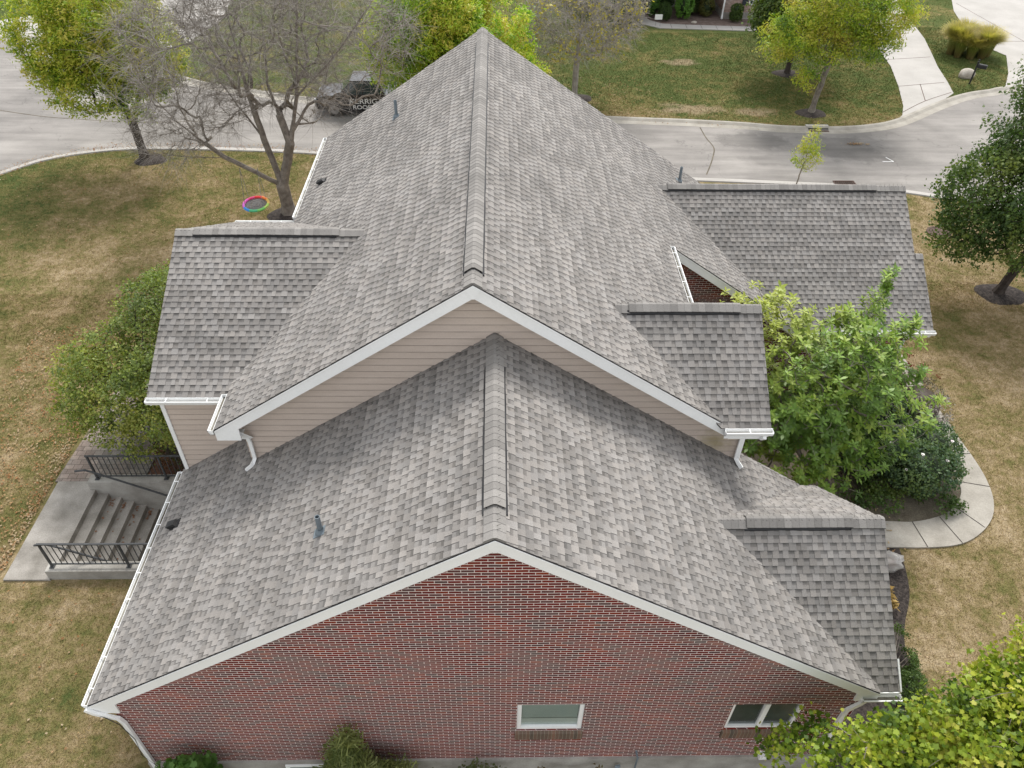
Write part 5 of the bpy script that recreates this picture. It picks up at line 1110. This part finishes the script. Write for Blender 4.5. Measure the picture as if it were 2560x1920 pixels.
def rock(name, c, r, label, seed, mat='stone', cat='boulder', amp=.05):
    bm = bmesh.new(); bmesh.ops.create_icosphere(bm, subdivisions=3, radius=1); rg_ = random.Random(seed); ks = [(Vector((rg_.gauss(0, 1.6), rg_.gauss(0, 1.6), rg_.gauss(0, 1.6))), rg_.random()*6) for _ in range(6)]
    for v in bm.verts:
        f = 1+amp*sum(math.sin(v.co.dot(k)*(3 if amp > .06 else 1)+p) for k, p in ks); v.co = Vector((v.co.x*r[0]*f, v.co.y*r[1]*f, v.co.z*r[2]*f))
    me = bpy.data.meshes.new(name); bm.to_mesh(me); bm.free(); me.materials.append(M[mat]); me.polygons.foreach_set('use_smooth', [True]*len(me.polygons))
    o = link(bpy.data.objects.new(name, me)); o.location = c; return tag(o, label, cat)
rock('boulder', (28.85, 40.3, .14), (.50, .38, .36), 'rounded pale boulder behind the mailbox', 3)
rock('garden_stone', (14.1, 50.4, .06), (.22, .15, .10), 'small pale stone in the mulch below the biggest round shrub', 4, cat='stone')
# storm drains and manhole
SD = thing('storm_drain', (17.1, 32.6, 0), 'dark storm drain opening in the far kerb', 'storm drain')
mb = MB(); mb.box((16.55, 32.36, .05), (17.75, 32.62, .16)); mb.build('hood', ['pale_concrete'], SD)
mb = MB(); mb.box((16.62, 32.20, .012), (17.68, 32.355, .10)); mb.build('opening', ['interior'], SD); mb = MB(); mb.box((16.62, 31.98, .014), (17.68, 32.19, .035)); mb.build('grate', ['rust'], SD)
GD = thing('kerb_inlet', (16.45, 26.1, 0), 'iron grate drain in the near kerb', 'drain grate')
mb = MB(); mb.box((15.98, 25.98, .012), (16.98, 26.04, .05)); mb.box((15.98, 26.34, .012), (16.98, 26.40, .05)); mb.box((15.98, 26.04, .012), (16.03, 26.34, .05)); mb.box((16.93, 26.04, .012), (16.98, 26.34, .05))
for i in range(9): mb.box((16.09+i*.095, 26.04, .012), (16.125+i*.095, 26.34, .045))
mb.build('grate', ['rust'], GD); mb = MB(); mb.box((16.03, 26.04, .009), (16.93, 26.34, .016)); mb.build('pit', ['interior'], GD)
mb = MB(); mb.lathe((19.0, 21.7, 0), [(.50, 0), (.50, .04), (.40, .05), (.38, .035), (.36, .045), (0, .05)], 28); tag(mb.build('manhole_cover', ['rust']), 'round brown manhole cover in the dry lawn by the right tree', 'manhole cover')
# painted marks on the road
mb = MB(); mb.box((19.2, 28.5, .012), (19.75, 28.54, .016)); mb.prism([(19.72, 28.54, .012), (19.76, 28.54, .012), (19.56, 29.0, .012), (19.52, 29.0, .012)], (0, 0, .004)); mb.build('survey_mark', ['white']); tag(bpy.data.objects['survey_mark'], kind='structure')
mb = MB(); mb.prism([(16.32, 29.3, .012), (16.36, 29.3, .012), (16.16, 29.8, .012), (16.12, 29.8, .012)], (0, 0, .004)); tag(mb.build('survey_mark', ['white']), kind='structure')
# crumpled bag
BG = rock('plastic_bag', (10.22, 4.86, .19), (.30, .24, .24), 'crumpled clear plastic bag of garden waste on the mulch at the corner of the walkway', 8, 'plastic', 'bag', .075)
bm = bmesh.new(); bmesh.ops.create_icosphere(bm, subdivisions=2, radius=.16); me = bpy.data.meshes.new('garden_waste'); bm.to_mesh(me); bm.free(); me.materials.append(M['granite_red']); o = link(bpy.data.objects.new('garden_waste', me), BG); o.location = (0, -.02, -.04)

# ---------------------------------------------------------------- swing
SW = thing('saucer_swing', (-9.95, 22.2, .85), 'round rainbow-rimmed saucer swing hanging from the bare tree', 'swing')
cx, cy, cz, rr0, rt_ = -9.95, 22.2, .95, .50, .055
mb = MB(); K = 40; hues = [(.75, .50, .12), (.85, .22, .06), (.80, .06, .06), (.75, .08, .22), (.75, .12, .50), (.60, .12, .55), (.05, .28, .70), (.10, .50, .25), (.20, .58, .15), (.45, .65, .14)]
tl = lambda x, y: cz+.10*(y-cy)
for i in range(K):
    a0, a1 = 2*math.pi*i/K, 2*math.pi*(i+1)/K; col = hues[int(i/K*10) % 10]
    for j in range(8):
        b0, b1 = 2*math.pi*j/8, 2*math.pi*(j+1)/8; q = []
        for a, b in ((a0, b0), (a1, b0), (a1, b1), (a0, b1)):
            R_ = rr0+rt_*math.cos(b); x, y = cx+R_*math.cos(a), cy+R_*math.sin(a); q.append((x, y, tl(x, y)+rt_*math.sin(b)))
        mb.face(q, col)
mb.build('rim', ['plain_attr'], SW)
mb = MB(); n = 12
for i in range(-n, n+1):
    o_ = i/n*.46; h = math.sqrt(max(0, .47**2-o_**2))
    if h < .05: continue
    for P in ([(cx+o_-.012, cy-h), (cx+o_+.012, cy-h), (cx+o_+.012, cy+h), (cx+o_-.012, cy+h)], [(cx-h, cy+o_-.012), (cx+h, cy+o_-.012), (cx+h, cy+o_+.012), (cx-h, cy+o_+.012)]):
        mb.face([(x, y, tl(x, y)-.04) for x, y in P])
for rad_ in (.15, .3, .42):
    pts = [(cx+rad_*math.cos(a), cy+rad_*math.sin(a), tl(cx, cy+rad_*math.sin(a))-.035) for a in [2*math.pi*i/24 for i in range(25)]]; mb.tube(pts, .012, 5)
mb.build('net', ['rope'], SW)
mb = MB()
for a in (.8, 2.35, 3.93, 5.5): mb.tube([(cx+.5*math.cos(a), cy+.5*math.sin(a), tl(cx, cy+.5*math.sin(a))), (-10.15+.02*math.cos(a)+(.35 if math.cos(a) > 0 else -.35), 22.85, 2.25)], .009, 5)
mb.build('rope', ['rope'], SW)

# ---------------------------------------------------------------- vehicles
def wheel(cx, cy, cz, r, parent, side=-1, w=.24):
    mb = MB(); mb.tube([(cx, cy, cz), (cx, cy+w*(-side), cz)], r, 24); wh = mb.build('wheel', ['tyre'], parent)
    mb = MB(); mb.tube([(cx, cy+.012*side, cz), (cx, cy-.03*side, cz)], r*.62, 20)
    for i in range(5):
        a = i*2*math.pi/5; mb.prism([(cx+r*.12*math.cos(a+1.57), cy+.02*side, cz+r*.12*math.sin(a+1.57)), (cx+r*.6*math.cos(a)+r*.08*math.cos(a+1.57), cy+.02*side, cz+r*.6*math.sin(a)+r*.08*math.sin(a+1.57)), (cx+r*.6*math.cos(a)-r*.08*math.cos(a+1.57), cy+.02*side, cz+r*.6*math.sin(a)-r*.08*math.sin(a+1.57)), (cx-r*.12*math.cos(a+1.57), cy+.02*side, cz-r*.12*math.sin(a+1.57))], (0, .012*side, 0))
    mb.build('rim', ['rim'], wh)
TX, TY = -9.55, 33.55     # front bumper, near side; faces -X
T = thing('pickup_truck', (TX+2.8, TY+.95, 0), 'black pickup truck with white lettering parked on the road behind the roof', 'truck')
def loft(sections, mat, name, parent):
    mb = MB()
    for a, b in zip(sections[:-1], sections[1:]):
        n = len(a)
        for i in range(n): j = (i+1) % n; mb.face([a[i], a[j], b[j], b[i]])
    mb.face(sections[0][::-1]); mb.face(sections[-1]); return mb.build(name, [mat], parent, merge=True)
W_ = 1.95
def sec(x, z0, z1, inset, top_in): return [(TX+x, TY+inset, z0), (TX+x, TY+W_-inset, z0), (TX+x, TY+W_, (z0+z1)/2), (TX+x, TY+W_-top_in, z1), (TX+x, TY+top_in, z1), (TX+x, TY, (z0+z1)/2)]
loft([sec(0, .45, .85, .15, .2), sec(.12, .38, 1.02, .04, .12), sec(1.35, .36, 1.14, .0, .07), sec(3.55, .36, 1.16, .0, .05), sec(5.45, .38, 1.16, .0, .05), sec(5.6, .45, 1.1, .06, .1)], 'carpaint', 'body', T)
mb = MB()
def cabsec(x, z, ins): return [(TX+x, TY+ins, z), (TX+x, TY+W_-ins, z)]
a, b, c, d = cabsec(1.25, 1.13, .10), cabsec(1.95, 1.78, .24), cabsec(3.45, 1.80, .24), cabsec(3.75, 1.15, .10)
mb.face([b[0], b[1], c[1], c[0]]); mb.prism([Vector(b[0])+Vector((-.02, 0, -.01)), Vector(c[0])+Vector((.02, 0, -.01)), Vector(c[0])+Vector((.02, 0, .04)), Vector(b[0])+Vector((-.02, 0, .04))], (0, W_-.48, 0))
mb.build('cab_roof', ['carpaint'], T)
mb = MB(); mb.face([a[0], a[1], b[1], b[0]]); mb.build('windscreen', ['carglass'], T)
mb = MB(); mb.face([c[0], c[1], d[1], d[0]]); mb.build('rear_window', ['carglass'], T)
for k in (0, 1):
    mb = MB(); mb.face([a[k], b[k], c[k], d[k]]); sg = mb.build('side_window', ['carglass'], T)
    mb = MB(); pm = lambda p, q, t: Vector(p)*(1-t)+Vector(q)*t
    for t_ in (.0, .5, .97): mb.prism([pm(a[k], d[k], max(.03, t_)), pm(a[k], d[k], max(.03, t_)+.03), pm(b[k], c[k], t_+.03), pm(b[k], c[k], t_)], (0, -.02 if k == 0 else .02, 0))
    mb.build('pillar', ['carpaint'], T)
mb = MB(); mb.box((TX+3.85, TY+.12, 1.165), (TX+5.45, TY+W_-.12, 1.172)); mb.build('bed_liner', ['black'], T)
for sx in (1.0, 4.5): wheel(TX+sx, TY-.01, .38, .38, T); wheel(TX+sx, TY+W_+.01, .38, .38, T, side=1)
for yy in (.12, W_-.42): mb = MB(); mb.box((TX-.01, TY+yy, .72), (TX+.13, TY+yy+.3, .90)); mb.build('headlight', ['headlamp'], T)
for yy in (.05, W_-.17): mb = MB(); mb.box((TX+5.55, TY+yy, .75), (TX+5.62, TY+yy+.12, 1.05)); mb.build('tail_light', ['lamp_red'], T)
mb = MB(); mb.box((TX+1.45, TY-.20, 1.15), (TX+1.57, TY-.01, 1.32)); mb.build('wing_mirror', ['black'], T)
def lettering(txt, x, z, size, y, parent, sx=1.25):
    cu = bpy.data.curves.new('lettering', 'FONT'); cu.body = txt; cu.size = size; cu.extrude = .004; cu.offset = .006
    tmp = bpy.data.objects.new('tmp_text', cu); COL.objects.link(tmp); dg = bpy.context.evaluated_depsgraph_get(); me = bpy.data.meshes.new_from_object(tmp.evaluated_get(dg)); bpy.data.objects.remove(tmp)
    me.name = 'lettering'; me.materials.clear(); me.materials.append(M['lettering']); o = link(bpy.data.objects.new('lettering', me), parent)
    o.rotation_euler = (math.pi/2, 0, 0); o.scale = (sx, 1, 1); o.location = Vector((x, y, z))-Vector(parent.location); return o
lettering('KERRIG', TX+1.85, .72, .37, TY-.014, T, 1.2); lettering('ROOFING', TX+1.98, .43, .30, TY-.014, T, 1.2)
# dark car far right on the driveway, only its rear end is in the picture
CX, CY = 34.9, 57.6
C2 = thing('parked_car', (CX, CY, 0), 'dark car parked on the far driveway, its tail cut by the top edge', 'car')
def csec(y, z0, z1, ins, ti, w=1.8): return [(CX-w/2+ins, CY+y, z0), (CX+w/2-ins, CY+y, z0), (CX+w/2, CY+y, (z0+z1)/2), (CX+w/2-ti, CY+y, z1), (CX-w/2+ti, CY+y, z1), (CX-w/2, CY+y, (z0+z1)/2)]
loft([csec(0, .35, .75, .15, .25), csec(.15, .25, .92, .03, .15), csec(1.3, .25, 1.0, 0, .1), csec(3.3, .25, .98, 0, .1), csec(4.3, .28, .8, .05, .2), csec(4.5, .35, .65, .15, .3)], 'carpaint', 'body', C2)
loft([[(CX-.80, CY+.5, .95), (CX+.80, CY+.5, .95), (CX+.80, CY+3.3, .95), (CX-.80, CY+3.3, .95)], [(CX-.62, CY+1.1, 1.42), (CX+.62, CY+1.1, 1.42), (CX+.62, CY+2.5, 1.42), (CX-.62, CY+2.5, 1.42)]], 'carglass', 'cabin', C2)
for yy in (.9, 3.6):
    for xx in (-.9, .68):
        mb = MB(); mb.tube([(CX+xx, CY+yy, .32), (CX+xx+.22, CY+yy, .32)], .32, 20); mb.build('wheel', ['tyre'], C2)
for xx in (-.75, .45): mb = MB(); mb.box((CX+xx, CY+.0, .62), (CX+xx+.3, CY+.12, .78)); mb.build('tail_light', ['lamp_red'], C2)

# ---------------------------------------------------------------- grass blades and fallen leaves
def inpoly(P, poly):
    x, y = P[:, 0], P[:, 1]; ins = np.zeros(len(P), bool); n = len(poly); j = n-1
    for i in range(n):
        xi, yi = poly[i]; xj, yj = poly[j]; c = ((yi > y) != (yj > y)) & (x < (xj-xi)*(y-yi)/((yj-yi) or 1e-9)+xi); ins ^= c; j = i
    return ins
blocks = [road, drive1, drive2, drive3, walk, bed1, bed2, [(-7.2, -.1), (7.2, -.1), (7.3, 5), (12.8, 11.7), (12.8, 18.7), (-5.3, 18.3), (-5.3, 12.7), (-7.3, 12.7)], [(-12.45, 4.5), (-7.0, 4.5), (-7.0, 14), (-12.5, 14)], [(9.7, 48.3), (25.4, 48.1), (25.5, 64), (6, 64)], [(3.6, 25), (8, 25), (7.9, 27.3), (4, 27.3)]]+[[(p[0], p[1]) for p in q] for q in rings]
def scatter(n, x0, x1, y0, y1, seed, dens=None):
    r = np.random.RandomState(seed); P = np.stack([x0+(x1-x0)*r.rand(n), y0+(y1-y0)*r.rand(n)], 1); k = np.ones(n, bool)
    for b in blocks: k &= ~inpoly(P, b)
    return P[k]
def blades(parts):
    Vs = []; Cs = []; r = np.random.RandomState(77)
    for (n, x0, x1, y0, y1, h, wd) in parts:
        P = scatter(n, x0, x1, y0, y1, n); k = len(P); a = r.rand(k)*6.283; H = h*(.5+r.rand(k)); ln = r.normal(size=(k, 2))*h*.7
        z = np.array([gz(p[0], p[1]) for p in P]) if y0 < 1 else np.zeros(k)
        B = np.stack([P[:, 0], P[:, 1], z], 1); s = np.stack([np.cos(a), np.sin(a), 0*a], 1)*wd*.5; T_ = B+np.stack([ln[:, 0], ln[:, 1], H], 1)
        Vs.append(np.stack([B-s, B+s, T_], 1)); c = .7+.75*r.rand(k); Cs.append(np.stack([c*(1+.12*r.rand(k)), c, c*(.8+.3*r.rand(k))], 1))
    tag(np_mesh('grass_blades', np.concatenate(Vs), 3, np.concatenate(Cs), 'blade'), kind='stuff')
blades([(260000, -19, -7, -2, 17, .035, .013), (150000, -27, -6, 14, 30, .04, .018), (240000, 8.5, 20, -2, 18, .035, .013), (60000, 12, 26, 16, 27, .04, .018), (150000, -1, 32, 32.5, 50, .05, .03), (25000, 14, 44, 36, 60, .06, .04), (40000, -36, 2, 34, 62, .06, .04)])
def litter():
    r = np.random.RandomState(5); Pn = []
    for (n, x0, x1, y0, y1) in ((2600, -16, -12.3, 4, 15), (500, -19, -8, -1, 10), (900, -24, -6, 18, 29.5), (800, 2, 9, 34, 40), (500, 10, 30, 33.2, 38), (500, -10, -5.4, 13, 22)): Pn.append(scatter(n, x0, x1, y0, y1, n+1))
    # drifts along the kerbs and by the landing
    for path, n, sp in ((near[10:80], 1500, .22), (far[40:110], 900, .25)):
        i = r.randint(0, len(path), n); q = np.array(path)[i]+r.normal(size=(n, 2))*sp; Pn.append(q+r.rand(n, 1)*.3)
    Pn.append(np.stack([-12.45-np.abs(r.normal(size=700))*.25, 4.5+9*r.rand(700)], 1)); Pn.append(np.stack([18.55+r.normal(size=160)*.28, 30.5+r.normal(size=160)*.07], 1))
    Pn.append(np.stack([8.3+2.6*r.rand(260), 5.0+3.8*r.rand(260)], 1))
    P = np.concatenate(Pn); k = len(P); C = np.stack([P[:, 0], P[:, 1], np.full(k, .055)], 1)
    leaves('fallen_leaves', C, 1, .01, .062, [(.24, .11, .045), (.28, .15, .07), (.18, .08, .04), (.33, .22, .12), (.38, .30, .20)], 55, 'leaf_dry', None, 'diamond', 2.5)
    tag(bpy.data.objects['fallen_leaves'], kind='stuff')
litter()
# leaves lying on the stair treads
r = np.random.RandomState(6); q = []
for i in range(1, 7):
    for _ in range(14): q.append((-11.1+.30*i+abs(r.normal())*.05, 7.45-abs(r.normal())*.25 if r.rand() < .6 else 5+2.4*r.rand(), .06-.172*(i+1)+.02))
leaves('fallen_leaves', np.array(q), 2, .015, .06, [(.16, .085, .05), (.24, .13, .08)], 56, 'leaf_dry', None, 'diamond', 2.5); tag(bpy.data.objects['fallen_leaves.001'], kind='stuff')
